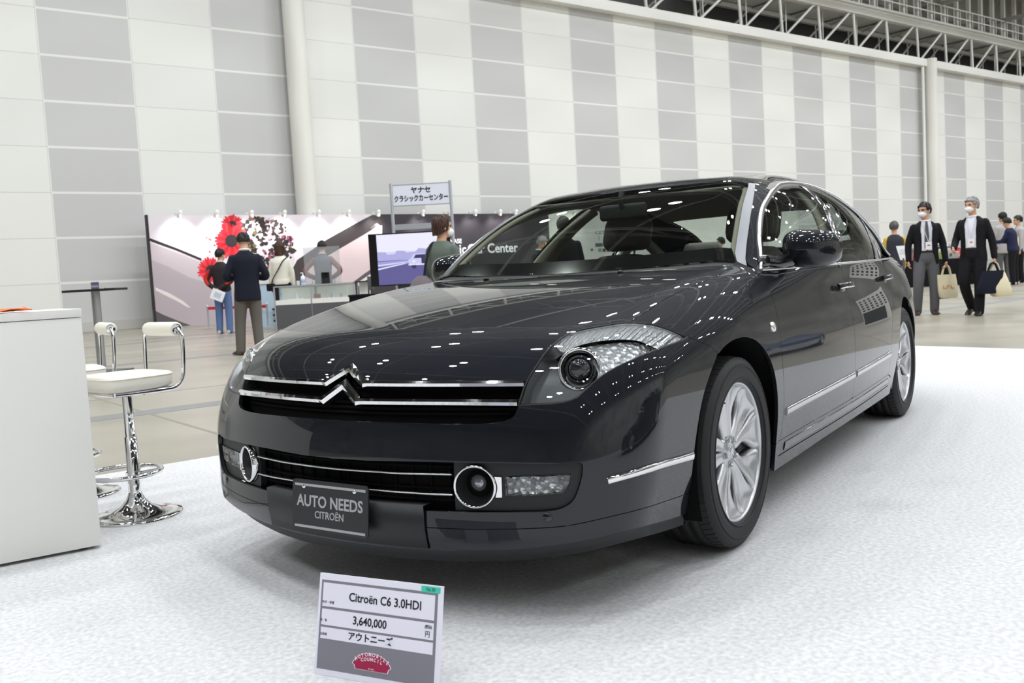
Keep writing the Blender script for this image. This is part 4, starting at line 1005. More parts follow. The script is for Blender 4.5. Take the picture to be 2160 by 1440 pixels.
# ================================================================ display stand along the wall
def at(px, py, depth):
    d = CF + CR * (px - 1080) / FPX - CU * (py - 720) / FPX
    return CAM + d * depth
def ground(px, py, z=0.0):
    d = CF + CR * (px - 1080) / FPX - CU * (py - 720) / FPX
    return CAM + d * ((z - CAM[2]) / d[2])
def depth_of(p): return (np.array(p) - CAM) @ CF
RH = np.array([CR[0], CR[1], 0]); RH /= np.linalg.norm(RH); FH = np.array([CF[0], CF[1], 0]); FH /= np.linalg.norm(FH); UP = np.array([0, 0, 1.0])
def on_plane(px, py, off):
    """Where a sight line meets the plane off metres in front of the tiled wall: (s, z)."""
    d = CF + CR * (px - 1080) / FPX - CU * (py - 720) / FPX
    p = CAM + d * (((WO - WN * off - CAM) @ WN) / (d @ WN))
    return np.array([(p - WO) @ WD, p[2]])
BO = 1.0
def bw(poly): return [on_plane(x, y, BO) for x, y in poly]
def booth_obj(o, parent=None):
    o.matrix_world = Matrix(((WD[0], -WN[0], 0, WO[0]), (WD[1], -WN[1], 0, WO[1]), (0, 0, 1, 0), (0, 0, 0, 1))); return o
def bthing(name, s, label, cat, group=None):
    o = thing(name, (0, 0, 0), label, cat, 0, group); return booth_obj(o)
FRM = ((0, BO, 0), (1, 0, 0), (0, 0, 1), (0, 1, 0))
def prints(mb, poly, lay, mat):
    """A printed shape on the face of the stand wall: thin layer number lay."""
    mb.prism([tuple(p) for p in poly], .0, .0006 * lay + .0006, FRM, mat)
H0 = 3.30
mural = bthing('mural_stand', 8, 'large stand wall printed with red gerbera flowers and a pale car body', 'exhibition wall')
S0, S1, S2, S3 = 8.10, 15.72, on_plane(1157, 455, BO)[0], 36.5
mb = MB(); mb.box(((S0 + S1) / 2, BO - .055, H0 / 2), (S1 - S0, .10, H0)); mb.build('panel_board', principled('mural_ground', srgb(226, 217, 224), .6), mural)
mb = MB(); mb.box((S0 - .02, BO - .06, H0 / 2 + .01), (.06, .14, H0 + .02)); mb.build('panel_edge', M['blackplastic'], mural)
PC = [srgb(176, 164, 170), srgb(196, 184, 189), srgb(58, 50, 52), srgb(86, 80, 84), srgb(208, 188, 190), srgb(226, 214, 212), srgb(210, 22, 40), srgb(232, 60, 74), srgb(40, 28, 34), srgb(52, 38, 36), srgb(240, 226, 232), srgb(150, 70, 96), srgb(110, 106, 70), srgb(212, 204, 210)]
PM = [principled('print_ink', c, .6) for c in PC]
mb = MB()
prints(mb, bw([(317,512),(372,532),(425,553),(480,582),(540,604),(640,606),(640,697),(326,697)]), 1, 0)
prints(mb, bw([(317,512),(372,532),(425,553),(480,582),(450,600),(400,585),(350,560),(319,548)]), 2, 1)
prints(mb, bw([(316,502),(372,523),(425,545),(425,550),(372,528),(316,508)]), 3, 8)
prints(mb, bw([(322,652),(345,664),(380,678),(425,694),(325,697)]), 2, 3)
prints(mb, bw([(328,606),(355,617),(385,634),(402,648),(396,648),(372,634),(345,621),(328,612)]), 2, 5)
prints(mb, bw([(600,600),(627,548),(690,505),(745,474),(785,453),(806,453),(806,472),(745,508),(690,540),(652,562),(640,604)]), 2, 2)
prints(mb, bw([(806,474),(806,566),(770,582),(735,604),(640,606),(652,562),(690,540),(745,508)]), 1, 4)
prints(mb, bw([(800,556),(770,576),(738,600),(741,604),(775,582),(803,562)]), 2, 3)
prints(mb, bw([(806,572),(770,592),(745,612),(720,660),(806,650)]), 2, 2)
prints(mb, bw([(780,480),(795,470),(806,478),(806,496),(790,492)]), 2, 5)
rg = random.Random(5)
def blob(cx, cy, r, lay, mat, k=7, jit=.35):
    prints(mb, bw([(cx + r * (1 + jit * (rg.random() - .5) * 2) * math.cos(a), cy + r * .95 * (1 + jit * (rg.random() - .5) * 2) * math.sin(a)) for a in np.linspace(0, 2 * math.pi, k, endpoint=False)]), lay, mat)
# dome of dark blossom over the flowers
prints(mb, bw([(478,456),(520,456),(560,470),(592,490),(612,520),(622,545),(616,575),(590,590),(560,595),(520,590),(500,560),(492,520)]), 1, 13)
for k in range(460):
    a = rg.random() * 2 * math.pi; q = rg.random() ** .5
    cx = 552 + 66 * q * math.cos(a); cy = 522 + 64 * q * math.sin(a)
    if cy < 459 or cy > 606: continue
    blob(cx, cy, 1.6 + (6.4 if k < 200 else 3.6) * rg.random(), 2 + k // 92, rg.choice([9, 8, 9, 8, 9, 11, 12] if k < 230 else [9, 9, 8, 10, 10, 10, 11, 12 if cx < 540 else 9]), 6, .5)
for k in range(90):
    cx = 425 + 75 * rg.random(); cy = 462 + 80 * rg.random()
    if (cx - 500) ** 2 / 5600 + (cy - 520) ** 2 / 4200 < 1: blob(cx, cy, .8 + 1.3 * rg.random(), 2, rg.choice([13, 10, 11]), 5, .5)
def gerbera(cx, cy, r, n=26, a0=0.0, a1=2 * math.pi, lay=8):
    for q in range(2):
        for k in range(n):
            a = a0 + (a1 - a0) * (k + .5 * q) / n; L = r * (1.0 - .16 * q) * (.86 + .2 * rg.random()); wd = .052 * L * 2.0
            ca, sa = math.cos(a), math.sin(a)
            pl = [(.25 * L, -wd * .5), (.7 * L, -wd), (.95 * L, -wd * .55), (L, 0), (.95 * L, wd * .55), (.7 * L, wd), (.25 * L, wd * .5)]
            prints(mb, bw([(cx + u * ca - v * sa, cy + u * sa + v * ca) for u, v in pl]), lay + q, 6 if (k + q) % 3 else 7)
    prints(mb, bw([(cx + .36 * r * math.cos(a), cy + .36 * r * math.sin(a)) for a in np.linspace(0, 2 * math.pi, 20, endpoint=False)]), lay + 3, 8)
    for k in range(26):
        a = 2 * math.pi * rg.random(); q = .34 * r * rg.random() ** .5
        blob(cx + q * math.cos(a), cy + q * math.sin(a), .9, lay + 4, 9, 5)
gerbera(490, 474, 24, 22, lay=8); gerbera(488, 508, 37, 30, lay=12); gerbera(444, 569, 28, 28, lay=10)
mb.build('printed_picture', PM, mural)
dark = bthing('black_stand', 19, 'tall black stand wall with white lettering behind the right-hand screen', 'exhibition wall')
M['charcoal'] = principled('charcoal_laminate', srgb(52, 46, 54), .55)
mb = MB(); mb.box(((S1 + S2) / 2, BO - .055, H0 / 2), (S2 - S1, .10, H0)); mb.build('panel_board', M['charcoal'], dark)
mb = MB()
ex, ey = np.array([1.0, 0, 0]), np.array([0, 0, 1.0])
def blet(mb, txt, right_px, h_px, align, y_px, bold=0):
    a = on_plane(right_px, y_px, BO); h = (on_plane(right_px, y_px, BO)[1] - on_plane(right_px, y_px + h_px, BO)[1])
    # seen from the hall the wall's s axis runs to the right
    put_text(mb, txt, h / .70, ((a[0], BO + .002, a[1]), ex, ey), ext=.001, align=align, bold=bold)
blet(mb, 'YANASE', 974, 9, 'RIGHT', 508.5, .006)
blet(mb, 'Classic', 984, 20, 'RIGHT', 526, .010); blet(mb, 'Car Center', 986, 20, 'LEFT', 526, .010)
v = [(p[0], BO + .002 + abs(p[1] - BO - .002), p[2]) for p in mb.v]; mb.v = v
mb.build('lettering', M['whitepaper'], dark)
wb = bthing('white_stand', 30, 'white stand wall with small pictures seen through the windscreen', 'exhibition wall')
mb = MB(); mb.box(((S2 + S3) / 2, BO - .055, H0 / 2), (S3 - S2, .10, H0)); mb.build('panel_board', M['white'], wb)
mb = MB()
prints(mb, bw([(1255,487.5),(1440,480),(1440,481),(1255,488.5)]), 1, 0); prints(mb, bw([(1255,492.5),(1440,485),(1440,486),(1255,493.5)]), 1, 0)
for k in range(22): prints(mb, bw([(1256 + 8.3 * k, 488 - .33 * k), (1258.5 + 8.3 * k, 488 - .33 * k), (1258.5 + 8.3 * k, 493 - .33 * k), (1256 + 8.3 * k, 493 - .33 * k)]), 1, 0)
for k in range(6): prints(mb, bw([(1263 + 11 * k, 496), (1264.4 + 11 * k, 496), (1264.4 + 11 * k, 508), (1263 + 11 * k, 508)]), 1, 0)
prints(mb, bw([(1256,513),(1271.5,512.5),(1271.5,520),(1256,520.5)]), 1, 1); prints(mb, bw([(1280,512),(1292,511.5),(1292,520),(1280,520.5)]), 1, 2)
prints(mb, bw([(1246,524),(1251,524),(1251,529),(1246,529)]), 1, 1)
for k in range(9): prints(mb, bw([(1262 + 9 * k, 524), (1269 + 9 * k, 523.5), (1269 + 9 * k, 531), (1262 + 9 * k, 531)]), 1, (0, 3, 1)[k % 3])
mb.build('printed_picture', [principled('print_grey', srgb(150, 155, 160), .6), principled('print_slate', srgb(92, 104, 122), .6), principled('print_blue', srgb(80, 112, 160), .6), principled('print_brown', srgb(96, 80, 74), .6)], wb)
# clip-on spotlights along the head of the walls
spot0 = None
sp_px = [373, 450, 523, 592, 664, 727, 789, 883, 940, 993, 1045, 1078, 1201, 1310]
for i, x in enumerate(sp_px):
    s = on_plane(x, 455, BO)[0]
    where = ('over the flower mural' if i < 7 else 'over the black stand wall' if i < 12 else 'over the white stand wall')
    lab = 'small white clip-on spotlight ' + where
    if i < 7: lab = ('small white clip-on spotlight over the flower mural, ' + ('leftmost of the row', 'second from the left', 'third from the left', 'fourth from the left', 'fifth from the left', 'sixth from the left', 'last one at the dark band')[i])
    t = booth_obj(thing('spotlight', (0, 0, 0), lab, 'spotlight', 0, 'spotlights along the stand walls')); 
    t.matrix_world = t.matrix_world @ Matrix.Translation((s, 0, 0))
    if spot0 is None:
        M['lampwhite'] = principled('lamp_white', srgb(238, 238, 236), .4); M['bulb'] = principled('bulb_glow', (1, 1, 1), .4, emis=(1, .98, .95), estr=14)
        mb = MB(); mb.tube([(0, BO - .05, H0 + .03), (0, BO - .05, H0 + .05), (0, BO + .30, H0 + .05)], .016, 8); mb.box((0, BO - .05, H0 + .045), (.07, .10, .06)); arm = mb.build('arm', M['lampwhite'], t)
        ax = np.array([0, -.5, -.85]); ax /= np.linalg.norm(ax)
        mb = MB(); mb.lathe([(.02, -.10), (.055, -.09), (.065, 0), (.085, .10), (.08, .10), (.06, .02)], (0, BO + .32, H0 + .02), 20, ax); hd = mb.build('lamp_head', M['lampwhite'], t)
        mb = MB(); mb.ball((0, BO + .32, H0 + .02) + ax * .06, (.06, .06, .06), 8); mb.build('bulb', M['bulb'], hd)
        spot0 = t
    else:
        for ch in spot0.children: copy_thing(ch, t)
    ld = bpy.data.lights.get('stand_spot')
    if ld is None:
        ld = bpy.data.lights.new('stand_spot', 'SPOT'); ld.energy = 60; ld.spot_size = math.radians(95); ld.spot_blend = .9; ld.shadow_soft_size = .05; ld.color = (1, .97, .97)
    lo = bpy.data.objects.new('stand_spot', ld); COL.objects.link(lo)
    p = wall_pt(s, BO + .62, H0 - .02); dv = Vector(wall_pt(s, BO, H0 - .75)) - Vector(p); lo.location = p; lo.rotation_euler = dv.to_track_quat('-Z', 'Y').to_euler()
# ---------------------------------------------------------------- hanging name sign on two poles
SD = 17.0
def quad_frame(tl, tr, bl, depth):
    """Place a flat thing that faces the way the photograph looks at it: returns (origin at top-left, right, up)."""
    a, b, c = at(*tl, depth), at(*tr, depth), at(*bl, depth); return a, b, c
c0 = at(888, 410, SD); wv_ = 118 * SD / FPX; hv = 40 * SD / FPX
rr = RH + 0.0 * FH
t = thing('name_sign', (c0[0], c0[1], 0), 'white overhead sign with Japanese lettering on two silver poles', 'sign')
def rel(p): return np.array(p) - np.array([c0[0], c0[1], 0])
cz_ = c0[2]
Rf = np.stack([rr, -FH, UP], 1)
def sb(mb, dx, dz, w, h, d=.03, dy=0.0): mb.box(rr * dx + UP * (cz_ + dz) - FH * dy, (w, d, h), rot=Rf)
mb = MB(); sb(mb, 0, 0, wv_, hv, .012); sgn = mb.build('sign_board', principled('sign_white', srgb(226, 230, 244), .5), t)
mb = MB(); F0 = (UP * (cz_ + hv * .22) - FH * .008, rr, UP); put_text(mb, 'ヤナセ', 14.5 * SD / FPX, F0, ext=.001, bold=.004)
F0 = (UP * (cz_ - hv * .20) - FH * .008, rr, UP); put_text(mb, 'クラシックカーセンター', 14.5 * SD / FPX, F0, ext=.001, bold=.004, sx=.72)
mb.build('lettering', M['ink'], sgn)
M['alu'] = principled('aluminium', srgb(196, 200, 208), .35, .6)
for dx in (-62.5, 62.5):
    mb = MB(); x = dx * SD / FPX; top = cz_ + 26 * SD / FPX; mb.tube([rr * x, rr * x + UP * top], .030, 10); mb.build('pole', M['alu'], t)
    mb = MB(); mb.box(rr * x + UP * .01, (.30, .45, .02), rot=Rf); mb.build('foot', M['alu'], t)
mb = MB(); 
for dz in (22, -22): sb(mb, 0, dz * SD / FPX, 125 * SD / FPX, .02, .02)
sb(mb, 0, -66 * SD / FPX, 125 * SD / FPX, .10, .03); mb.build('rail', M['alu'], t)
# ---------------------------------------------------------------- big screen on its stand
TD = 16.0
tc_ = at(866, 545, TD); tw, thh = 172 * TD / FPX, 110 * TD / FPX
t = thing('television', (tc_[0], tc_[1], 0), 'large flat screen showing a vintage car on a road', 'television')
ang = -.0; rt = RH; Rt = np.stack([rt, -FH, UP], 1); zc_ = tc_[2]
mb = MB(); mb.box(UP * zc_, (tw, .06, thh), rot=Rt); mb.build('screen_body', M['blackgloss'], t)
def emis(name, c, s=1.0): return principled(name, (0, 0, 0), .5, emis=c, estr=s)
sw_, sh_ = 146 * TD / FPX, 105 * TD / FPX; sx_ = 4 * TD / FPX
def scr(mb, poly, lay, mat): mb.prism([(sx_ + u * sw_, v * sh_) for u, v in poly], .031 + .0006 * lay, .0312 + .0006 * lay, (UP * zc_, rt, UP, -FH), mat)
mb = MB()
scr(mb, [(-.5,-.5),(.5,-.5),(.5,.5),(-.5,.5)], 0, 0)
scr(mb, [(-.5,-.02),(.5,.0),(.5,.5),(-.5,.5)], 1, 1); scr(mb, [(-.5,.15),(.5,.15),(.5,.5),(-.5,.5)], 2, 2)
scr(mb, [(-.5,-.02),(-.5,.16),(-.38,.15),(-.36,.10),(-.25,.1),(-.22,.17),(-.1,.16),(-.08,.12),(.05,.13),(.1,.2),(.2,.18),(.24,.12),(.5,.14),(.5,-.02)], 3, 3)
scr(mb, [(-.5,-.14),(.5,-.05),(.5,-.0),(-.5,-.04)], 4, 4); scr(mb, [(-.5,-.2),(-.1,-.1),(-.1,-.085),(-.5,-.17)], 5, 2); scr(mb, [(-.5,-.12),(.0,-.06),(.0,-.05),(-.5,-.10)], 5, 2)
scr(mb, [(-.05,-.14),(.42,-.14),(.45,-.04),(.3,.0),(.27,.09),(.02,.09),(-.02,.0),(-.06,-.03)], 6, 5)
scr(mb, [(.02,.0),(.05,.07),(.24,.07),(.27,.0)], 7, 6); scr(mb, [(.13,-.11),(.24,-.11),(.24,.01),(.13,.01)], 7, 6); scr(mb, [(-.06,-.135),(.42,-.135),(.42,-.115),(-.06,-.115)], 8, 2)
for u in (.02, .36):
    scr(mb, [(u + .035 * math.cos(a), -.16 + .045 * math.sin(a)) for a in np.linspace(0, 2 * math.pi, 14, endpoint=False)], 7, 6); scr(mb, [(u + .022 * math.cos(a), -.06 + .025 * math.sin(a)) for a in np.linspace(0, 2 * math.pi, 12, endpoint=False)], 8, 2)
mb.build('picture', [emis('screen_road', srgb(96, 92, 150)), emis('screen_haze', srgb(214, 212, 248)), emis('screen_sky', srgb(236, 236, 255)), emis('screen_town', srgb(176, 174, 224)), emis('screen_verge', srgb(160, 158, 222)), emis('screen_car', srgb(206, 206, 244)), emis('screen_shade', srgb(52, 50, 92))], t)
mb = MB(); mb.box(UP * .40 + FH * .05, (.10, .10, .80), rot=Rt); mb.box(UP * .02 + FH * .05, (1.1, .6, .04), rot=Rt); mb.box(UP * (zc_ - thh / 2 - .03), (.5, .05, .06), rot=Rt); mb.build('stand', M['blackplastic'], t)
# black table and speaker below the screen
g = at(790, 640, 18.5); t = thing('black_table', (g[0], g[1], 0), 'low black table beside the showcase under the big screen', 'table'); tz = at(790, 621, 18.5)[2]
mb = MB(); mb.box(UP * tz, (.95, .5, .04), rot=Rt); mb.build('table_top', M['black'], t)
mb = MB(); mb.box(UP * (tz / 2 - .01), (.92, .47, tz - .02), rot=Rt); mb.build('table_skirt', M['black'], t)
c = at(782, 597, 17.6); zb_ = at(782, 613, 18.5)[2]
t = thing('speaker', (c[0], c[1], 0), 'small dark box loudspeaker beside the lower left of the screen', 'loudspeaker')
mb = MB(); mb.box(UP * (c[2]), (.11, .12, .26), rot=Rt, bev=.01); mb.build('cabinet', M['greyplastic'], t)
mb = MB(); mb.tube([UP * (c[2] - .13), UP * 0.0], .012, 8); mb.box(UP * .01, (.25, .25, .02), rot=Rt); mb.build('stand', M['blackplastic'], t)
# ---------------------------------------------------------------- glass showcase
KD = 20.8
k0 = ground(584, 697); KD = depth_of(k0); W_ = 168 * KD / FPX; mpp = KD / FPX
t = thing('showcase', k0, 'long glass showcase with white shelf and grey plinth', 'display case')
Rk = np.stack([RH, -FH, UP], 1); DK = .55
zt_, zs1, zs0 = 93 * mpp, 63 * mpp, 53 * mpp
def kb(mb, x0, x1, z0, z1, y0=0.0, y1=DK, mat=0): mb.box(RH * (x0 + x1) / 2 + UP * (z0 + z1) / 2 + FH * (y0 + y1) / 2, (x1 - x0, y1 - y0, z1 - z0), rot=Rk, mat=mat)
mb = MB(); kb(mb, .02, W_, .03, zs0); mb.build('plinth', principled('plinth_grey', srgb(86, 86, 90), .55), t)
mb = MB(); kb(mb, .02, W_, zs0, zs1); mb.build('shelf', M['white'], t)
mb = MB(); n2 = W_ * .46
for x in (0, n2, W_):
    for y in (0, DK - .03): kb(mb, x - .015, x + .015, 0, zt_, y, y + .03)
for y in (0, DK - .03): kb(mb, 0, W_, zt_ - .03, zt_, y, y + .03)
for x in (0, W_): kb(mb, x - .015, x + .015, zt_ - .03, zt_, 0, DK)
mb.build('case_frame', M['alu'], t)
mb = MB(); kb(mb, .01, W_, zs1, zt_ - .03, .005, .011); mb.build('front_glass', M['lens'], t)
mb = MB(); kb(mb, .01, W_, zt_ - .012, zt_ - .004); mb.build('top_glass', M['lens'], t)
mb = MB(); kb(mb, .01, W_, zs1, zt_ - .03, DK - .012, DK - .004); mb.build('back_panel', principled('case_back', srgb(226, 224, 210), .6), t)
# small goods lying in the case
goods = [('card', .10, .05, .09, (214, 214, 214)), ('white_plate', .47, .34, .02, (240, 240, 240)), ('booklet', 1.02, .16, .10, (172, 140, 136)), ('card', 1.16, .05, .09, (220, 214, 206)), ('card', 1.26, .05, .09, (214, 205, 198)), ('card', 1.38, .05, .10, (200, 192, 188)), ('card', 1.49, .06, .10, (208, 214, 222)), ('card', 1.62, .06, .09, (196, 190, 172)), ('card', 1.74, .06, .08, (222, 222, 214)), ('tumbler', .13, .06, .17, (190, 214, 220)), ('cup', .50, .07, .16, (232, 232, 236))]
words_ = {'card': ('small printed card standing inside the glass showcase', 'card'), 'white_plate': ('flat white tray lying inside the glass showcase', 'tray'), 'booklet': ('brown booklet leaning inside the glass showcase', 'booklet'), 'tumbler': ('pale blue cup at the left end inside the showcase', 'cup'), 'cup': ('white conical cup inside the glass showcase', 'cup')}
for nm, x, w, h, c in goods:
    p = k0 + RH * (x * W_ / 2.0) + FH * .25 + UP * zs1; mb = MB()
    if nm in ('tumbler', 'cup'): mb.lathe([(w * .5, 0), (w * (.55 if nm == 'tumbler' else .25), h)], p - 0, 16, cap=(True, True)); 
    elif nm == 'white_plate': mb.box(p + UP * h / 2, (w, .2, h), rot=Rk)
    else: mb.box(p + UP * h / 2, (w, .015, h), rot=Rk)
    o = mb.build(nm, principled('goods', srgb(*c), .6)); tag(o, *words_[nm], group='cards standing in the showcase' if nm == 'card' else None)
# on top of the case
p = k0 + RH * (59 * mpp) + FH * .2 + UP * zt_
t = thing('hand_gel_bottle', p, 'white pump bottle of hand gel on the showcase', 'bottle')
mb = MB(); mb.lathe([(.0005, 0), (.052, 0), (.056, .01), (.056, .17), (.045, .20), (.02, .215), (.02, .23)], (0, 0, 0), 20); bo = mb.build('bottle', M['whitepaper'], t)
mb = MB(); mb.lathe([(.057, .05), (.0575, .051), (.0575, .13), (.057, .131)], (0, 0, 0), 20); mb.build('paper_label', principled('label_blue', srgb(170, 196, 226), .5), bo)
mb = MB(); mb.tube([(0, 0, .23), (0, 0, .275), tuple(-RH * .05 + UP * .275)], .012, 8); mb.build('pump', M['whitepaper'], t)
p = k0 + RH * (48 * mpp) + FH * .2 + UP * zt_; mb = MB(); mb.box((0, 0, .05), (.06, .05, .10)); o = mb.build('small_box', M['whitepaper']); o.location = p; tag(o, 'little white box beside the hand gel bottle on the showcase', 'box')
p = k0 + RH * (102 * mpp) + FH * .18 + UP * zt_
t = thing('acrylic_screen', p, 'clear acrylic partition standing on the showcase', 'partition')
aw, ah = 76 * mpp, 78 * mpp
mb = MB(); mb.box(UP * ah / 2, (aw, .006, ah), rot=Rk); mb.build('acrylic_sheet', sheet_glass('acrylic', (.90, .92, .92), haze=.16), t)
mb = MB()
for s in (-.3, .32): mb.add([RH * (aw * s) - FH * .14, RH * (aw * s) + FH * .14, RH * (aw * s) + UP * .12], [(0, 1, 2)])
mb.build('acrylic_foot', M['lens'], t)
p = k0 + RH * (108 * mpp) + FH * .12 + UP * zt_; t = thing('tablet', p, 'black tablet standing on the showcase before the acrylic partition', 'tablet')
mb = MB(); mb.box(UP * 12 * mpp, (17 * mpp, .012, 24 * mpp), rot=Rk, bev=.005); mb.build('tablet_body', M['blackgloss'], t); mb = MB(); mb.box(UP * .03 + FH * .05, (.08, .10, .06), rot=Rk); mb.build('tablet_stand', M['blackplastic'], t)
# the second, lower case with a dark end post stands right of the first
p = k0 + RH * (172 * mpp) + FH * .3; t = thing('small_showcase', p, 'short glass cabinet at the right end of the long showcase', 'display case')
w2 = 26 * mpp
mb = MB(); mb.box(RH * w2 / 2 + UP * (zs1 / 2), (w2, .5, zs1), rot=Rk); mb.build('plinth', M['white'], t)
mb = MB()
for x in (0, w2): mb.box(RH * x + UP * ((zs1 + zt_) / 2) - FH * .23, (.03, .03, zt_ - zs1), rot=Rk)
mb.box(RH * w2 / 2 + UP * zt_, (w2, .5, .03), rot=Rk); mb.build('case_frame', M['blackplastic'], t)
mb = MB(); mb.box(RH * w2 / 2 + UP * ((zs1 + zt_) / 2) + FH * .2, (w2, .01, zt_ - zs1 - .03), rot=Rk); mb.build('back_panel', M['white'], t)
# red belt barrier before the mural
rp = ground(441, 692); rD = depth_of(rp); rm = rD / FPX
def post(px, py, lab):
    g = ground(px, py); t = thing('barrier_post', g, lab, 'barrier post', 0, 'posts of the red belt barrier')
    mb = MB(); mb.lathe([(.0005, .012), (.15, .010), (.16, 0)], n=24); mb.build('base', M['alu'], t)
    mb = MB(); mb.lathe([(.022, 0), (.022, .56), (.03, .565), (.03, .62), (.0005, .63)], n=16); mb.build('pole', M['alu'], t); return g
pa = post(441, 692, 'slim silver barrier post at the left end of the red belt'); pb = post(566, 690, 'silver barrier post of the red belt beside the showcase')
mb = MB(); d = pb - pa; n_ = np.linalg.norm(d); d /= n_; Rb = np.stack([d, np.cross(UP, d), UP], 1); mb.box((pa + pb) / 2 + UP * .535, (n_ - .07, .004, .075), rot=Rb); o = mb.build('barrier_belt', principled('red_belt', srgb(206, 18, 36), .6)); tag(o, 'red belt stretched between the silver barrier posts', 'barrier belt')
# pale blue counter behind the man in navy, with a white worktop
g = ground(575, 690); t = thing('blue_counter', g + FH * .75 - RH * .02, 'pale blue and white counter at the left of the showcase', 'counter'); zc2 = 102 * mpp
mb = MB(); mb.box(-RH * .2 + UP * zc2 / 2 * .98, (.72, .5, zc2 * .98), rot=Rk); mb.build('counter_front', principled('pale_blue', srgb(190, 214, 232), .5), t)
mb = MB(); mb.box(-RH * .2 + UP * zc2, (.78, .56, .04), rot=Rk); mb.build('counter_top', M['white'], t)
mb = MB(); mb.tube([RH * .02 - FH * .3, RH * .02 - FH * .3 + UP * .55], .02, 8)
for k in range(9): mb.tube([RH * .02 - FH * .3 + UP * (.08 + .05 * k), RH * (.02 + .09 * math.cos(k * 2.2)) - FH * (.3 + .07 * math.sin(k * 2.2)) + UP * (.10 + .05 * k)], .03, 6)
mb.build('cable_bundle', M['blackplastic'], t)
# ================================================================ counter, stools, bar table, price card
# white counter at the left edge
cA = ground(215, 1155); cB = ground(0, 1197); du_ = (cB - cA); du_[2] = 0; du_ /= np.linalg.norm(du_); dn = np.cross(UP, du_)
if dn @ FH < 0: dn = -dn
ctop = .955; t = thing('reception_counter', cA, 'plain white laminate counter at the left edge of the carpet', 'counter')
Rc = np.stack([du_, dn, UP], 1)
mb = MB(); mb.box(du_ * .80 + dn * .27 + UP * (.012 + (ctop - .035) / 2 - .006), (1.60, .54, ctop - .047), rot=Rc, bev=.003); mb.build('counter_body', M['white'], t)
mb = MB(); mb.box(du_ * .80 + dn * .27 + UP * (ctop - .0165), (1.604, .546, .033), rot=Rc, bev=.002); mb.build('counter_top', M['white'], t)
for i, (a, b_) in enumerate(((.06, .05), (1.5, .05), (.06, .48), (1.5, .48))):
    mb = MB(); mb.lathe([(.018, 0), (.018, .014)], du_ * a + dn * b_, 12, cap=(True, True)); mb.build('foot', M['blackplastic'], t)
def ctr(u_, v_): return cA + du_ * u_ + dn * v_ + UP * (ctop)
# orange cloth with a white paper lying over the edge of the top
mb = MB(); g = []
uu = np.linspace(.17, .52, 16); vv = np.linspace(-.0, .20, 8)
for v in vv:
    row = []
    for u in uu:
        e = (u - .17) / .35; h = .006 + .010 * math.sin(9 * e + 14 * v) ** 2 + .03 * max(0, .12 - e) * (1 if v < .05 else .4)
        row.append(ctr(u + .02 * math.sin(20 * v), v * (1 - .35 * e) - .008 * (1 - e)) + UP * h)
    g.append(row)
mb.rings(g, closed=False); o = mb.build('orange_cloth', principled('orange_fabric', srgb(248, 112, 50), .7)); tag(o, 'crumpled bright orange cloth lying on the white counter', 'cloth')
md = o.modifiers.new('thick', 'SOLIDIFY'); md.thickness = .003; md.offset = 1
mb = MB(); mb.box(ctr(.56, .11) + UP * .002, (.22, .18, .004), rot=Rc); o = mb.build('paper_sheet', M['whitepaper']); tag(o, 'white paper sheet beside the orange cloth on the counter', 'paper')
c = ctr(.50, .30); mb = MB(); mb.box(c + UP * .03, (.20, .09, .012), rot=Rc, bev=.004); mb.box(c + UP * .016 - dn * .02, (.16, .05, .02), rot=Rc, bev=.004); o = mb.build('card_stand', M['satin']); tag(o, 'low silver card stand at the left end of the counter top', 'card stand')
mb = MB(); mb.box(c + UP * .004, (.20, .09, .008), rot=Rc); bs = mb.build('stand_base', M['satin'], o)
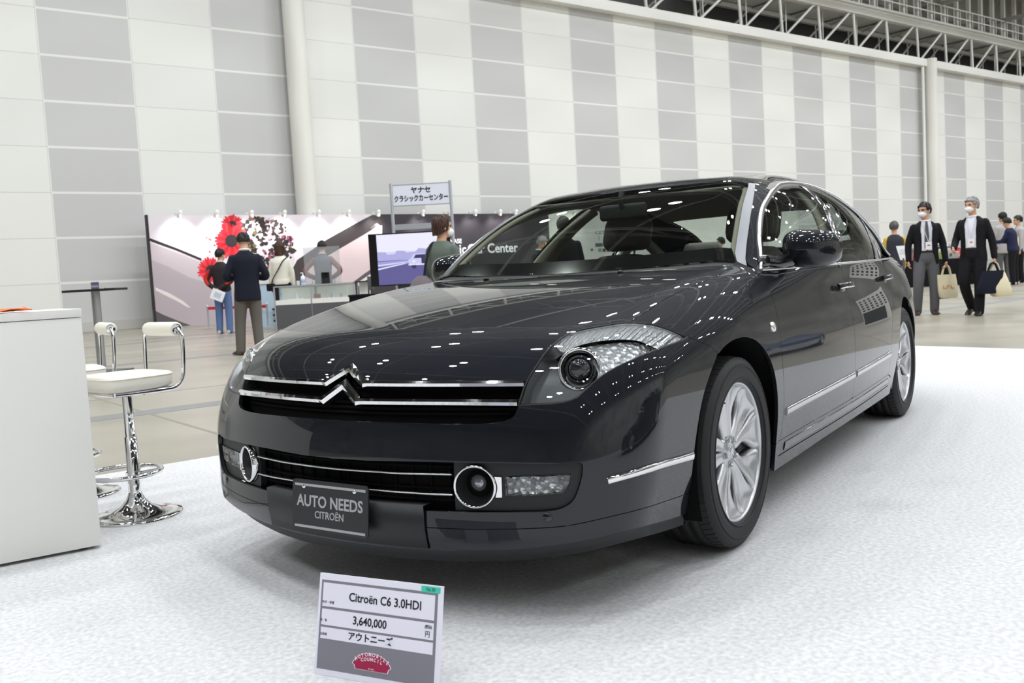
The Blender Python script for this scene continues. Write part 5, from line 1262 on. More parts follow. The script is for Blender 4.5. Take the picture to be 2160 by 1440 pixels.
# bar stools
SX = np.diag([.84, .90, 1, 1.0]); SF_ = np.diag([.78, .90, .965, 1.0]); SF_[2, 3] = .02; SB_ = np.eye(4); SB_[0, 3] = .055; SB_[1, 1] = .90; SB_[2, 3] = -.0095
def stool_parts(t, ang):
    """Local frame: the sitter faces +x; the back bar lies across y behind the seat."""
    mb = MB(); mb.lathe([(.0005, .118), (.024, .118), (.030, .10), (.042, .072), (.068, .045), (.11, .024), (.17, .012), (.195, .010), (.2, .006), (.2, 0)], n=48); mb.build('base', M['chrome'], t)
    mb = MB(); mb.lathe([(.027, .10), (.027, .36), (.022, .362), (.022, .565)], n=24); mb.build('column', M['chrome'], t)
    mb = MB(); mb.tube([(.16 * math.cos(a) + .045, .165 * math.sin(a), .205) for a in np.linspace(0, 2 * math.pi, 48, endpoint=False)], .0105, 10, closed=True)
    for a in (math.pi * .8, -math.pi * .8): mb.tube([(-.02, 0, .19), (.16 * math.cos(a) + .045, .165 * math.sin(a), .205)], .008, 8)
    mb.lathe([(.032, .165), (.032, .20)], n=20); fr = mb.build('footrest', M['chrome'], t)
    mb = MB(); mb.lathe([(.005, 0), (.006, .03)], (-.03, .02, .182), 8, (-1, .5, 0)); mb.build('screw', M['chrome'], fr)
    mb = MB(); rs = []
    for z, k in ((.580, .90), (.592, .985), (.61, 1.0), (.635, 1.0), (.644, .985), (.648, .94), (.649, .5), (.649, .02)):
        ring = []
        for a in np.linspace(0, 2 * math.pi, 56, endpoint=False):
            ca, sa = math.cos(a), math.sin(a); x = .195 * math.copysign(abs(ca)**.36, ca); y = .20 * math.copysign(abs(sa)**.36, sa) * (1 - .10 * (ca < 0) * abs(ca))
            ring.append((x * k, y * k, z + (.006 * (1 - k) if k < .9 else 0)))
        rs.append(ring)
    mb.rings(rs); mb.xform(SX); st = mb.build('seat', M['leather'], t)
    mb = MB(); L = [(.195 * 1.003 * math.copysign(abs(math.cos(a))**.36, math.cos(a)), .2 * 1.003 * math.copysign(abs(math.sin(a))**.36, math.sin(a)) * (1 - .10 * (math.cos(a) < 0) * abs(math.cos(a))), .637) for a in np.linspace(0, 2 * math.pi, 56, endpoint=False)]
    mb.tube(L, .0028, 6, closed=True); mb.xform(SX); mb.build('seat_piping', M['leather'], st)
    mb = MB(); rail = [(.17, -.13, .570), (.17, .13, .570)]
    r0 = catmull([(.16, -.16, .570), (-.12, -.175, .570), (-.20, -.18, .578), (-.235, -.185, .612), (-.245, -.19, .675), (-.25, -.19, .77), (-.25, -.185, .815), (-.25, -.16, .838), (-.25, -.12, .842)], .02)
    mb.tube(r0, .0115, 10); mb.tube(r0 * [1, -1, 1], .0115, 10); mb.tube([(.16, -.16, .57), (.16, .16, .57)], .0115, 10); mb.tube([(0, -.175, .568), (0, .175, .568)], .0115, 8); mb.lathe([(.05, .555), (.05, .572)], n=20, cap=(True, True))
    mb.xform(SF_); mb.build('seat_frame', M['chrome'], t)
    mb = MB(); mb.lathe([(.0005, -.145), (.026, -.145), (.030, -.142), (.032, -.13), (.032, .13), (.030, .142), (.026, .145), (.0005, .145)], (-.25, 0, .842), 28, (0, 1, 0)); mb.xform(SB_); bk = mb.build('back_roll', M['leather'], t)
    for s in (1, -1): mb = MB(); mb.lathe([(.0225, s * .1452), (.018, s * .147), (.0005, s * .147)], (-.25, 0, .842), 20, (0, 1, 0)); mb.xform(SB_); mb.build('roll_cap', M['chrome'], bk)
def face_dir(r, f): v = RH * r + FH * f; return math.atan2(v[1], v[0])
g = ground(289, 1086); rz1 = face_dir(-.65, -.76)
st1 = thing('bar_stool', g, 'white padded bar stool with chrome foot ring, the nearer one by the counter', 'bar stool', rz1, 'white bar stools at the counter'); stool_parts(st1, 0)
st2 = copy_thing(st1); st2['label'] = 'white padded bar stool half hidden behind the nearer one and the counter'
g2 = ground(166, 1042); st2.location = tuple(g2); st2.rotation_euler = (0, 0, face_dir(-.82, -.57))
# tall bar table farther back
g = ground(216, 786); D = depth_of(g); m = D / FPX; t = thing('bar_table', g, 'tall bar table with thin black top and grey post behind the stools', 'table')
zt_ = at(198, 612, D)[2]
mb = MB(); mb.box((0, 0, 0), (131 * m * .84, .40, .03), rot=Rk); mb.xform(np.array([[1, 0, 0, 0], [0, 1, 0, 0], [0, 0, 1, zt_], [0, 0, 0, 1]])); o = mb.build('table_top', M['blackplastic'], t)
mb = MB(); mb.lathe([(.055, .02), (.055, zt_ - .01)], n=24); mb.build('post', principled('brushed_post', (.42, .42, .43), .35, .8), t)
mb = MB(); mb.box((0, 0, .012), (.62, .55, .024), rot=Rk); mb.build('foot_plate', M['greyplastic'], t)
p = g + UP * (zt_ + .015) + RH * (.5 * m)
mb = MB(); mb.box(p + UP * .045, (.10, .012, .09), rot=Rk); o = mb.build('table_card', principled('card_slate', srgb(92, 100, 126), .5)); tag(o, 'small dark card standing on the tall black bar table', 'card')
mb = MB(); mb.box(p + UP * .035 - FH * .0065, (.09, .001, .03), rot=Rk); mb.build('card_print', principled('card_print', srgb(170, 160, 178), .5), o)
mb = MB(); mb.lathe([(.0005, .02), (.025, .018), (.03, 0)], p + RH * .15, 12); o = mb.build('button_dish', M['trim']); tag(o, 'tiny dish on the bar table beside the small card', 'dish')
# ---- price card on the carpet before the car
qBL = ground(662, 1420); qBR = ground(923.5, 1466)
ex = qBR - qBL; Wc = np.linalg.norm(ex); ex /= Wc; bk_ = np.cross(UP, ex)
if bk_ @ FH < 0: bk_ = -bk_
best = None
for th_ in np.radians(np.arange(0, 50, .5)):
    ey = UP * math.cos(th_) + bk_ * math.sin(th_)
    for Hc in np.arange(.15, .40, .002):
        P = qBL + ey * Hc; d = P - CAM; zz = d @ CF; x, y = 1080 + FPX * (d @ CR) / zz, 720 - FPX * (d @ CU) / zz
        P2 = qBR + ey * Hc; d = P2 - CAM; zz = d @ CF; x2, y2 = 1080 + FPX * (d @ CR) / zz, 720 - FPX * (d @ CU) / zz
        e = (x - 675)**2 + (y - 1207)**2 + (x2 - 936)**2 + (y2 - 1237)**2
        if best is None or e < best[0]: best = (e, th_, Hc)
_, th_, Hc = best; ey = UP * math.cos(th_) + bk_ * math.sin(th_); ez = np.cross(ex, ey)
t = thing('price_card', qBL + ex * Wc / 2, 'white price card propped on the carpet in front of the car', 'sign')
O_ = -ex * Wc / 2
def cq(u, v): return O_ + ex * (u * Wc) + ey * ((1 - v) * Hc)
def crect(mb, u0, v0, u1, v1, lay, mat=0): mb.prism([(u0 * Wc, (1 - v1) * Hc), (u1 * Wc, (1 - v1) * Hc), (u1 * Wc, (1 - v0) * Hc), (u0 * Wc, (1 - v0) * Hc)], 0, .0003 * lay, (O_, ex, ey, ez), mat)
mb = MB(); mb.prism([(0, 0), (Wc, 0), (Wc, Hc), (0, Hc)], -.006, 0, (O_, ex, ey, ez)); bd = mb.build('card_board', principled('card_white', srgb(232, 231, 244), .55), t)
mb = MB(); crect(mb, .02, .064, .966, .94, 1); mb.build('grey_field', principled('card_grey', srgb(128, 126, 136), .6), bd)
mb = MB(); crect(mb, .036, .09, .945, .325, 2); crect(mb, .036, .35, .945, .508, 2); crect(mb, .036, .53, .945, .642, 2); mb.build('text_rows', bpy.data.materials['card_white'], bd)
def ctext(mb, txt, u, v, h, bold=0.0, sx=1.0, align='CENTER', lay=3, mat=0, spacing=1.0): put_text(mb, txt, h * Hc, (cq(u, v) + ez * .0003 * lay, ex, ey), ext=.0002, bold=bold, align=align, sx=sx, mat=mat, spacing=spacing)
mb = MB(); ctext(mb, 'Citroën C6 3.0HDI', .552, .208, .118, .0005, .92); mb.build('model_lettering', M['ink'], bd)
mb = MB(); ctext(mb, '3,640,000', .44, .43, .112, .0005, .92); mb.build('price_lettering', M['ink'], bd)
mb = MB(); ctext(mb, 'アウトニーズ', .452, .587, .088, .0005, 1.02)
mb.build('exhibitor_lettering', M['ink'], bd)
mb = MB(); ctext(mb, '円', .90, .462, .066, 0, .9); ctext(mb, '(税込)', .905, .39, .034, .0002, .9); mb.build('yen_lettering', M['ink'], bd)
mb = MB(); ctext(mb, '年式・車種', .085, .283, .030); ctext(mb, '価　格', .055, .462, .028); ctext(mb, '出展者', .062, .598, .030); mb.build('small_lettering', principled('ink_grey', srgb(96, 96, 110), .6), bd)
mb = MB(); crect(mb, .836, .012, .982, .070, 3); st = mb.build('number_sticker', principled('teal_sticker', srgb(70, 200, 172), .5), bd)
mb = MB(); ctext(mb, 'No.38', .909, .041, .044, 0, .9, lay=5); mb.build('sticker_lettering', principled('ink_teal', srgb(30, 120, 110), .6), st)
def badge(k):
    w, h = .155 * Wc * k, .085 * Hc * k; L = []
    for a in np.linspace(math.radians(158), math.radians(22), 24): L.append((w * 1.02 * math.cos(a) / .927, -h * 1.0 + h * 2.1 * (math.sin(a) - .05)))
    L += [(w * 1.02, -h * .42), (w * .92, -h * .55), (w * .86, -h * 1.0)]; L += [(-w * .86, -h * 1.0), (-w * .92, -h * .55), (-w * 1.02, -h * .42)]
    return L[::-1]
bo_ = cq(.475, .800)
M['badgewhite'] = principled('badge_white', srgb(236, 226, 236), .5); M['crimson'] = principled('badge_crimson', srgb(160, 18, 70), .5)
mb = MB(); mb.prism(badge(1.0), 0, .0009, (bo_, ex, ey, ez)); mb.prism(badge(.955), 0, .0012, (bo_, ex, ey, ez), 1); bg = mb.build('badge', [M['badgewhite'], M['crimson']], bd)
mb = MB()
def arc_text(txt, R, span, h, cy, bold, sx=.9):
    n = len(txt)
    for i, chx in enumerate(txt):
        a = math.radians(90 + span / 2 - span * i / (n - 1)); dx, dy = math.cos(a), math.sin(a)
        ex2 = ex * math.sin(a) - ey * math.cos(a); ey2 = ex * dx + ey * dy
        put_text(mb, chx, h, (bo_ + ex * (R * dx * Wc) + ey * (R * dy * Wc + cy * Hc) + ez * .0013, ex2, ey2), ext=.0002, bold=bold, sx=sx)
arc_text('AUTOMOBILE', .235, 66, .050 * Hc, -.272, .0003); arc_text('COUNCIL', .30, 30, .046 * Hc, -.412, .0003)
put_text(mb, 'EST.2016', .018 * Hc, (bo_ - ey * .066 * Hc + ez * .0013, ex, ey), ext=.0002)
mb.build('badge_lettering', M['badgewhite'], bg)
mb = MB(); sp_ = cq(.5, .25) - ez * .006
mb.add([sp_ - ex * .05, sp_ + ex * .05, np.array([*(sp_ + bk_ * (.10 + math.sin(th_) * 0))[:2], 0]) + ex * .05, np.array([*(sp_ + bk_ * .10)[:2], 0]) - ex * .05], [(0, 1, 2, 3)]); o = mb.build('prop', bpy.data.materials['card_white'], t)
md = o.modifiers.new('thick', 'SOLIDIFY'); md.thickness = .003
# ================================================================ people
M['skin'] = principled('skin', srgb(206, 160, 132), .55)
M['hair_black'] = principled('black_hair', (.012, .011, .011), .55)
M['hair_brown'] = principled('brown_hair', srgb(70, 46, 34), .55)
M['hair_grey'] = principled('grey_hair', srgb(150, 150, 152), .6)
M['hair_pepper'] = principled('pepper_hair', srgb(88, 86, 84), .6)
def cloth(n, c, r=.85): return principled(n, srgb(*c), r, spec=.25)
CL = {k: cloth('cloth_' + k, c) for k, c in dict(navy=(24, 28, 42), grey=(96, 96, 100), greybrown=(98, 94, 88), jeans=(92, 116, 158), blackred=(46, 40, 42), red=(190, 44, 36), cream=(232, 228, 214), olive=(98, 108, 100), black=(22, 22, 26), white=(232, 232, 240), charcoal=(44, 44, 50), vest=(52, 54, 62), yellow=(206, 172, 70), slate=(104, 108, 118), plaid=(140, 92, 88), ltgrey=(176, 172, 172), darkblue=(34, 38, 66), suit=(34, 34, 40), taupe=(120, 112, 116), tan=(150, 130, 90)).items()}
M['shoe'] = principled('shoe_leather', (.018, .015, .014), .3); M['shoe_brown'] = principled('brown_shoe', srgb(66, 40, 34), .35); M['sneaker'] = principled('pale_sneaker', srgb(196, 190, 182), .6)
M['mask'] = principled('face_mask', srgb(238, 238, 240), .7)
class Fig:
    """A standing figure: joints in metres for 1.75 m, in axes (right hand to the left?) l = the person's left, f = forward, u = up."""
    def __init__(s, foot, H, facing, label, name='person'):
        s.k = H / 1.75; v = RH * facing[0] + FH * facing[1]; v /= np.linalg.norm(v); s.f = v; s.l = np.cross(UP, v); s.foot = np.array([foot[0], foot[1], 0.0])
        s.t = thing(name, s.foot, label, 'person')
    def P(s, p): return (s.l * p[0] + s.f * p[1] + UP * p[2]) * s.k
    def PP(s, ps): return [s.P(p) for p in ps]
    def R(s, r): return r * s.k
def ring_at(F, c, w, d, n=20, fwd=(0, 1, 0), a0=0.0, a1=2 * math.pi, e=.85, closed=True):
    out = []
    for a in np.linspace(a0, a1, n, endpoint=not closed):
        ca, sa = math.sin(a), math.cos(a)
        out.append(F.P((c[0] + w * math.copysign(abs(ca)**e, ca), c[1] + d * math.copysign(abs(sa)**e, sa), c[2])))
    return out
def limb(mb, F, pts, rad, n=14, cap=True):
    q = catmull(np.array(pts, float), .05); t0 = np.linspace(0, 1, len(pts)); d = np.r_[0, np.cumsum(np.linalg.norm(np.diff(np.array(pts, float), axis=0), axis=1))]; dq = np.r_[0, np.cumsum(np.linalg.norm(np.diff(q, axis=0), axis=1))]
    r = np.interp(dq / dq[-1], d / d[-1], rad); mb.tube([F.P(p) for p in q], r * F.k, n)
    for e in (0, -1):
        if cap: mb.ball(F.P(q[e]), r[e] * F.k * .98, 8)
def remesh(o, v, sm=4):
    m = o.modifiers.new('skin', 'REMESH'); m.mode = 'VOXEL'; m.voxel_size = v; m.use_smooth_shade = True
    if sm: s = o.modifiers.new('relax', 'SMOOTH'); s.iterations = sm; s.factor = .5
    return o
def hand(mb, F, w, d, pn, curl=.5, side=1):
    """Palm and five bent fingers from the wrist w along d; pn looks out of the palm, side puts the thumb."""
    w, d, pn = (np.array(q, float) for q in (w, d, pn)); d /= np.linalg.norm(d); pn -= d * (pn @ d); pn /= np.linalg.norm(pn); sd = np.cross(d, pn) * side
    for t in np.linspace(0, .085, 6):
        mb.ball(F.P(w + d * t), (np.array([.028, .028, .028]) + .004 * min(1, t / .05)) * F.k * .62, 6)
        for q in (-.022, .022): mb.ball(F.P(w + d * (t + .004) + sd * q * (.7 + 3 * t)), .0135 * F.k, 6)
    for i, (o, L) in enumerate(((-.032, .062), (-.011, .076), (.011, .080), (.031, .072))):
        b = w + d * .086 + sd * o; p1 = b + d * L * .45 + pn * L * .35 * curl; p2 = p1 + (d * (1 - 1.1 * curl) + pn * 1.1 * curl) * L * .34; p3 = p2 + (d * (1 - 1.9 * curl) + pn * 1.2 * curl) * L * .25
        mb.tube([F.P(x) for x in (b - d * .02, b, p1, p2, p3)], np.array([.0095, .0095, .009, .0085, .007]) * F.k, 8)
    b = w + d * .03 + sd * .028; mb.tube([F.P(x) for x in (b - sd * .012, b + sd * .018 + d * .018, b + sd * .022 + d * .045 + pn * .018, b + sd * .012 + d * .066 + pn * .03)], np.array([.013, .012, .0105, .008]) * F.k, 8)
def head_frame(F, turn, tilt):
    """Axes of a head turned by turn (towards the person's left) and nodding by tilt, in figure coordinates."""
    f = np.array([math.sin(turn), math.cos(turn), 0]); l = np.array([math.cos(turn), -math.sin(turn), 0]); u = np.array([0, 0, 1.0])
    f2 = f * math.cos(tilt) - u * math.sin(tilt); u2 = u * math.cos(tilt) + f * math.sin(tilt); return l, f2, u2
def person(foot, H, facing, label, hair='black', longhair=0, top='navy', bottom='grey', shoes='shoe', arms=None, legs=None, turn=0.0, tilt=0.0, lean=0.0, mask=False, open_=None, hem=.80, sleeve=None, vest=None, collar=None, tie=None, badge=False, glasses=False, strap=None, vox=.008, female=False, lower=True):
    F = Fig(foot, H, facing, label); T = F.t; sw = .92 if female else 1.0
    hx = lambda z: lean * max(0, z - .9)                                  # forward lean of the trunk
    arms = arms or {1: [(.215, .02, 1.12), (.225, .05, .87)], -1: [(-.215, .02, 1.12), (-.225, .05, .87)]}
    legs = legs or {1: [(.105, .01, .48), (.11, -.02, .08)], -1: [(-.105, .01, .48), (-.11, -.02, .08)]}
    nk = np.array([0, hx(1.46) + .0, 1.46]); hl, hf, hu = head_frame(F, turn, tilt); hc = nk + np.array([0, .01, .05]) + hu * .105 + hf * .02
    # ---- body, one surface
    mb = MB()
    mb.rings([ring_at(F, (0, hx(z), z), w * sw, d) for z, w, d in ((.84, .10, .08), (.90, .165, .11), (1.0, .145, .10), (1.08, .14, .098), (1.2, .16, .11), (1.33, .160, .106), (1.40, .112, .08), (1.455, .065, .056), (1.48, .05, .055))])
    mb.tube([F.P(nk + [0, -.005, -.02]), F.P(nk * .5 + hc * .5), F.P(hc - hu * .03)], .054 * F.k, 14)
    Rm = np.stack([F.l * hl[0] + F.f * hl[1] + UP * hl[2], F.l * hf[0] + F.f * hf[1] + UP * hf[2], F.l * hu[0] + F.f * hu[1] + UP * hu[2]], 1)
    hp = lambda l, f, u: F.P(hc) + Rm @ (np.array([l, f, u]) * F.k)
    mb.ball(hp(0, -.012, .025), np.array([.076, .094, .094]) * F.k, 14, rot=Rm); mb.ball(hp(0, .022, -.042), np.array([.062, .068, .078]) * F.k, 12, rot=Rm); mb.ball(hp(0, .060, -.092), np.array([.028, .026, .024]) * F.k, 8, rot=Rm)
    mb.tube([hp(0, .082, .018), hp(0, .098, -.012), hp(0, .108, -.030)], np.array([.009, .012, .016]) * F.k, 8); mb.ball(hp(0, .086, -.062), np.array([.026, .012, .010]) * F.k, 6, rot=Rm); mb.ball(hp(0, .082, .026), np.array([.058, .016, .011]) * F.k, 6, rot=Rm)
    for s in (1, -1): mb.ball(hp(.078 * s, -.008, -.012), np.array([.010, .020, .034]) * F.k, 8, rot=Rm)
    for s in (1, -1):
        el, wr = (np.array(q, float) for q in arms[s][:2]); sh = np.array([.168 * s * sw, hx(1.36), 1.365])
        limb(mb, F, [sh, el, wr], [.046, .037, .026])
        dv = wr - el; opt = arms[s][2] if len(arms[s]) > 2 else {}
        hand(mb, F, wr, opt.get('d', dv), opt.get('p', (-s, .2, 0)), opt.get('curl', .35), opt.get('side', s))
        kn, an = (np.array(q, float) for q in legs[s][:2])
        limb(mb, F, [(.085 * s, hx(.88), .88), kn, an], [.080, .050, .034])
    body = remesh(mb.build('body', M['skin'], T), vox * F.k)
    # ---- eyes
    mb = MB()
    for s in (1, -1): mb.ball(hp(.031 * s, .076, .008), np.array([.013, .010, .008]) * F.k, 8, rot=Rm)
    mb.build('eyes', M['ink'], T)
    # ---- hair
    hm = M['hair_' + hair]; mb = MB(); rh = random.Random(int(abs(foot[0] * 97 + foot[1] * 31)) + 3)
    n, m_ = 30, 12; rs = []
    def scalp(a, ph, k=1.0):
        front = max(0, math.cos(a)); back = max(0, -math.cos(a)); side = abs(math.sin(a))
        low = -(.030 * side + .062 * back) - (longhair * .15 * (1 - front**2)) + .018 * front
        if ph > 0: u, q = .112 * math.sin(ph), math.cos(ph)
        else: u, q = low * min(1, -ph / .97), 1 - .13 * min(1, -ph / .97) * (1 - longhair)
        if front > .5: u = max(u, .034 + .02 * front)
        return hp(.086 * k * q * math.sin(a) * (1 + .16 * longhair), -.014 + .106 * k * q * math.cos(a) * (1 if front < .3 else .96), .022 + u * (1.0 if u < 0 else k))
    for i in range(m_ + 1):
        ph = math.pi / 2 * (1 - i / m_ * 1.62); rs.append([scalp(a, ph, 1 + .025 * math.sin(7 * a + 5 * ph) + .02 * math.sin(13 * a + 9 * ph)) for a in np.linspace(0, 2 * math.pi, n, endpoint=False)])
    mb.rings(rs, cap=(True, True))
    for k in range(150):
        a = rh.random() * 2 * math.pi; ph = math.pi / 2 * (1 - 1.5 * rh.random() ** .6); d = .42 + .25 * rh.random(); da = (rh.random() - .5) * .5
        q = [scalp(a, ph, .99), scalp(a + da * .5, ph - d * .5, 1.045 + .03 * rh.random()), scalp(a + da, ph - d, 1.01 + .05 * rh.random())]
        mb.tube(catmull(q, .02), np.linspace(.011, .003, len(catmull(q, .02))) * F.k, 5)
    mb.build('hair', hm, T)
    # ---- trousers
    if lower:
        mb = MB(); mb.rings([ring_at(F, (0, hx(z), z), w * sw, d) for z, w, d in ((.80, .13, .10), (.86, .178, .122), (.93, .176, .12), (1.0, .158, .112), (1.03, .152, .108))])
        for s in (1, -1):
            kn, an = (np.array(q, float) for q in legs[s][:2]); limb(mb, F, [(.085 * s, hx(.88), .88), kn, an + [0, 0, -.03]], [.104, .079, .067])
        remesh(mb.build('trousers', CL[bottom], T), .013 * F.k, 6)
        for s in (1, -1):
            an = np.array(legs[s][1], float); yaw = legs[s][2] if len(legs[s]) > 2 else .15 * s; pit = legs[s][3] if len(legs[s]) > 3 else 0.0
            fd = np.array([math.sin(yaw), math.cos(yaw), -math.sin(pit)]); fd /= np.linalg.norm(fd); sd = np.array([math.cos(yaw), -math.sin(yaw), 0]); up = np.cross(sd, fd); heel = an + np.array([0, 0, -.08])
            mb = MB(); rs = []
            for t, w, h in ((-.075, .018, .05), (-.06, .032, .075), (0, .038, .095), (.06, .042, .075), (.12, .046, .05), (.165, .040, .038), (.195, .018, .022)):
                c = heel + fd * t; rs.append([F.P(c + sd * w * math.cos(a) + up * (h * .5 + h * .5 * math.copysign(abs(math.sin(a))**.6, math.sin(a)))) for a in np.linspace(0, 2 * math.pi, 16, endpoint=False)])
            mb.rings(rs); mb.build('shoe', M[shoes], T)
    # ---- upper garment
    if open_: # shirt under the open jacket
        mb = MB(); mb.rings([ring_at(F, (0, hx(z), z), w * sw, d) for z, w, d in ((.94, .160, .114), (1.0, .154, .114), (1.2, .168, .120), (1.33, .168, .114), (1.40, .120, .088), (1.45, .080, .074), (1.468, .066, .066))]); sh_ = mb.build('shirt', CL[open_], T)
        mb = MB(); L = [F.P(p + np.array([0, 0, 0])) for p in [(.066 * math.sin(a), hx(1.47) + .010 + .07 * math.cos(a), 1.472 - .022 * math.cos(a)) for a in np.linspace(0, 2 * math.pi, 24, endpoint=False)]]; mb.tube(L, .010 * F.k, 6, closed=True); mb.build('collar', CL[open_], sh_)
        if tie:
            mb = MB(); q = [(-.012, .113, 1.452), (.012, .113, 1.452), (.02, .126, 1.40), (.034, .132, 1.18), (.036, .128, 1.04), (0, .126, .985), (-.036, .128, 1.04), (-.034, .132, 1.18), (-.02, .126, 1.40)]
            mb.add([F.P((x, y + hx(z) + .002, z)) for x, y, z in q], [tuple(range(len(q)))]); mb.add([F.P((x * .9, y + hx(z) - .01, z)) for x, y, z in q], [tuple(range(len(q)))[::-1]]); mb.build('tie', CL[tie], sh_)
        mb = MB(); mb.rings([ring_at(F, (0, hx(z), z), .164 * sw, .118) for z in (.965, .995)], cap=(False, False)); mb.build('belt', M['shoe'], T)
    mb = MB(); prof = [(hem, .185, .135), (hem + .08, .186, .134), (1.0, .172, .124), (1.1, .172, .124), (1.22, .184, .132), (1.33, .192, .132), (1.385, .176, .114), (1.43, .118, .090), (1.463, .078, .074)]
    if open_:
        rs = []
        for z, w, d in prof:
            g = math.radians(np.interp(z, [hem, 1.0, 1.2, 1.40, 1.47], [44, 22, 20, 24, 46])); th = .014
            o_ = ring_at(F, (0, hx(z), z), w * sw, d, 30, a0=g, a1=2 * math.pi - g, closed=False); i_ = ring_at(F, (0, hx(z), z), (w - th) * sw, d - th, 30, a0=g, a1=2 * math.pi - g, closed=False)
            rs.append(o_ + i_[::-1])
        mb.rings(rs)
    else: mb.rings([ring_at(F, (0, hx(z), z), w * sw, d) for z, w, d in prof])
    sl = MB() if (sleeve or vest) else mb
    for s in (1, -1):
        el, wr = (np.array(q, float) for q in arms[s][:2]); sh = np.array([.168 * s * sw, hx(1.36), 1.362])
        limb(sl, F, [sh, el, wr], [.060, .055, .045])
    jk = remesh(mb.build('vest' if vest else 'jacket', CL[top], T), (.009 if open_ else .0125) * F.k, 7 if open_ else 4)
    if sl is not mb: remesh(sl.build('sleeves', CL[sleeve or vest], T), .012 * F.k, 4)
    if collar:
        mb = MB(); mb.tube([F.P((.070 * math.sin(a), hx(1.47) - .002 + .070 * math.cos(a), 1.480 - .006 * math.cos(a))) for a in np.linspace(0, 2 * math.pi, 24, endpoint=False)], .013 * F.k, 6, closed=True); mb.build('collar', CL[collar], jk)
    if mask:
        mb = MB(); rs = []
        for u, w, f in ((-.018, .050, .088), (-.035, .058, .112), (-.055, .060, .120), (-.075, .054, .112), (-.098, .036, .088)):
            rs.append([hp(w * math.sin(a), f * math.cos(a) * (1 - .25 * (abs(a) / 1.25)**2) + .004, u) for a in np.linspace(-1.25, 1.25, 13)])
        mb.rings(rs, closed=False)
        for s in (1, -1): mb.tube([hp(.052 * s, .055, -.03), hp(.072 * s, .02, -.005), hp(.084 * s, -.01, .012)], .0022 * F.k, 5); mb.tube([hp(.048 * s, .05, -.075), hp(.072 * s, .01, -.045), hp(.084 * s, -.015, -.02)], .0022 * F.k, 5)
        o = mb.build('mask', M['mask'], T); md = o.modifiers.new('thick', 'SOLIDIFY'); md.thickness = .004
    if glasses:
        mb = MB()
        for s in (1, -1):
            mb.tube([hp(.031 * s + .020 * math.cos(a), .092, .008 + .016 * math.sin(a)) for a in np.linspace(0, 2 * math.pi, 16, endpoint=False)], .002 * F.k, 5, closed=True); mb.tube([hp(.052 * s, .088, .012), hp(.080 * s, .0, .008)], .002 * F.k, 5)
        mb.tube([hp(-.011, .094, .012), hp(.011, .094, .012)], .002 * F.k, 5); mb.build('glasses', M['ink'], T)
    if badge:
        mb = MB(); mb.tube(F.PP([(.072, .02, 1.475), (.062, .10, 1.43), (.045, .140, 1.25), (.022, .143, 1.13)]), .005 * F.k, 6); mb.tube(F.PP([(-.072, .02, 1.475), (-.055, .10, 1.43), (-.02, .140, 1.25), (.018, .143, 1.13)]), .005 * F.k, 6); ly = mb.build('lanyard', cloth('lanyard', (210, 210, 226)) if 'lanyard' not in bpy.data.materials else bpy.data.materials['lanyard'], T)
        mb = MB(); a, b = .045, .06; mb.add(F.PP([(.02 - a, .150, 1.13 - 2 * b), (.02 + a, .150, 1.13 - 2 * b), (.02 + a, .150, 1.13), (.02 - a, .150, 1.13)]) + F.PP([(.02 - a, .144, 1.13 - 2 * b), (.02 + a, .144, 1.13 - 2 * b), (.02 + a, .144, 1.13), (.02 - a, .144, 1.13)]), [(3, 2, 1, 0), (4, 5, 6, 7), (0, 1, 5, 4), (1, 2, 6, 5), (2, 3, 7, 6), (3, 0, 4, 7)]); mb.build('name_badge', M['whitepaper'], ly)
        mb = MB(); mb.add(F.PP([(.02 - .02, .1515, 1.07), (.02 + .02, .1515, 1.07), (.02 + .02, .1515, 1.085), (.02 - .02, .1515, 1.085)]), [(3, 2, 1, 0)]); mb.build('badge_print', CL['red'], ly)
    if strap:
        mb = MB(); s = strap[1]; q = [(-.16 * s, .0, 1.43), (-.10 * s, -.13, 1.36), (.0, -.15, 1.2), (.12 * s, -.14, 1.02), (.19 * s, -.04, .92)]; mb.tube([F.P(p) for p in catmull(q, .04)], .012 * F.k, 6); mb.build('bag_strap', CL[strap[0]], T)
    F.hp = hp; return F
def P_(px, py, D): return at(px, py, D)
def height(px, py, D): return at(px, py, D)[2]
# man in navy before the mural
g = ground(520, 747); D = depth_of(g); g = at(532, 747, D); g[2] = 0
f1 = person(g, height(524, 487, D), (-.35, 1), 'man in navy jacket and grey trousers looking down, back turned, before the flower mural', 'black', 0, 'navy', 'greybrown', 'shoe_brown', arms={1: [(.27, -.02, 1.10), (.14, .24, 1.12), dict(curl=.6, p=(0, .3, 1))], -1: [(-.27, -.02, 1.10), (-.14, .24, 1.10), dict(curl=.6, p=(0, .3, 1))]}, legs={1: [(.125, .03, .48), (.15, -.0, .08), .5], -1: [(-.10, .02, .48), (-.11, -.05, .08), -.4]}, tilt=.40, collar='white', hem=.76, vox=.009)
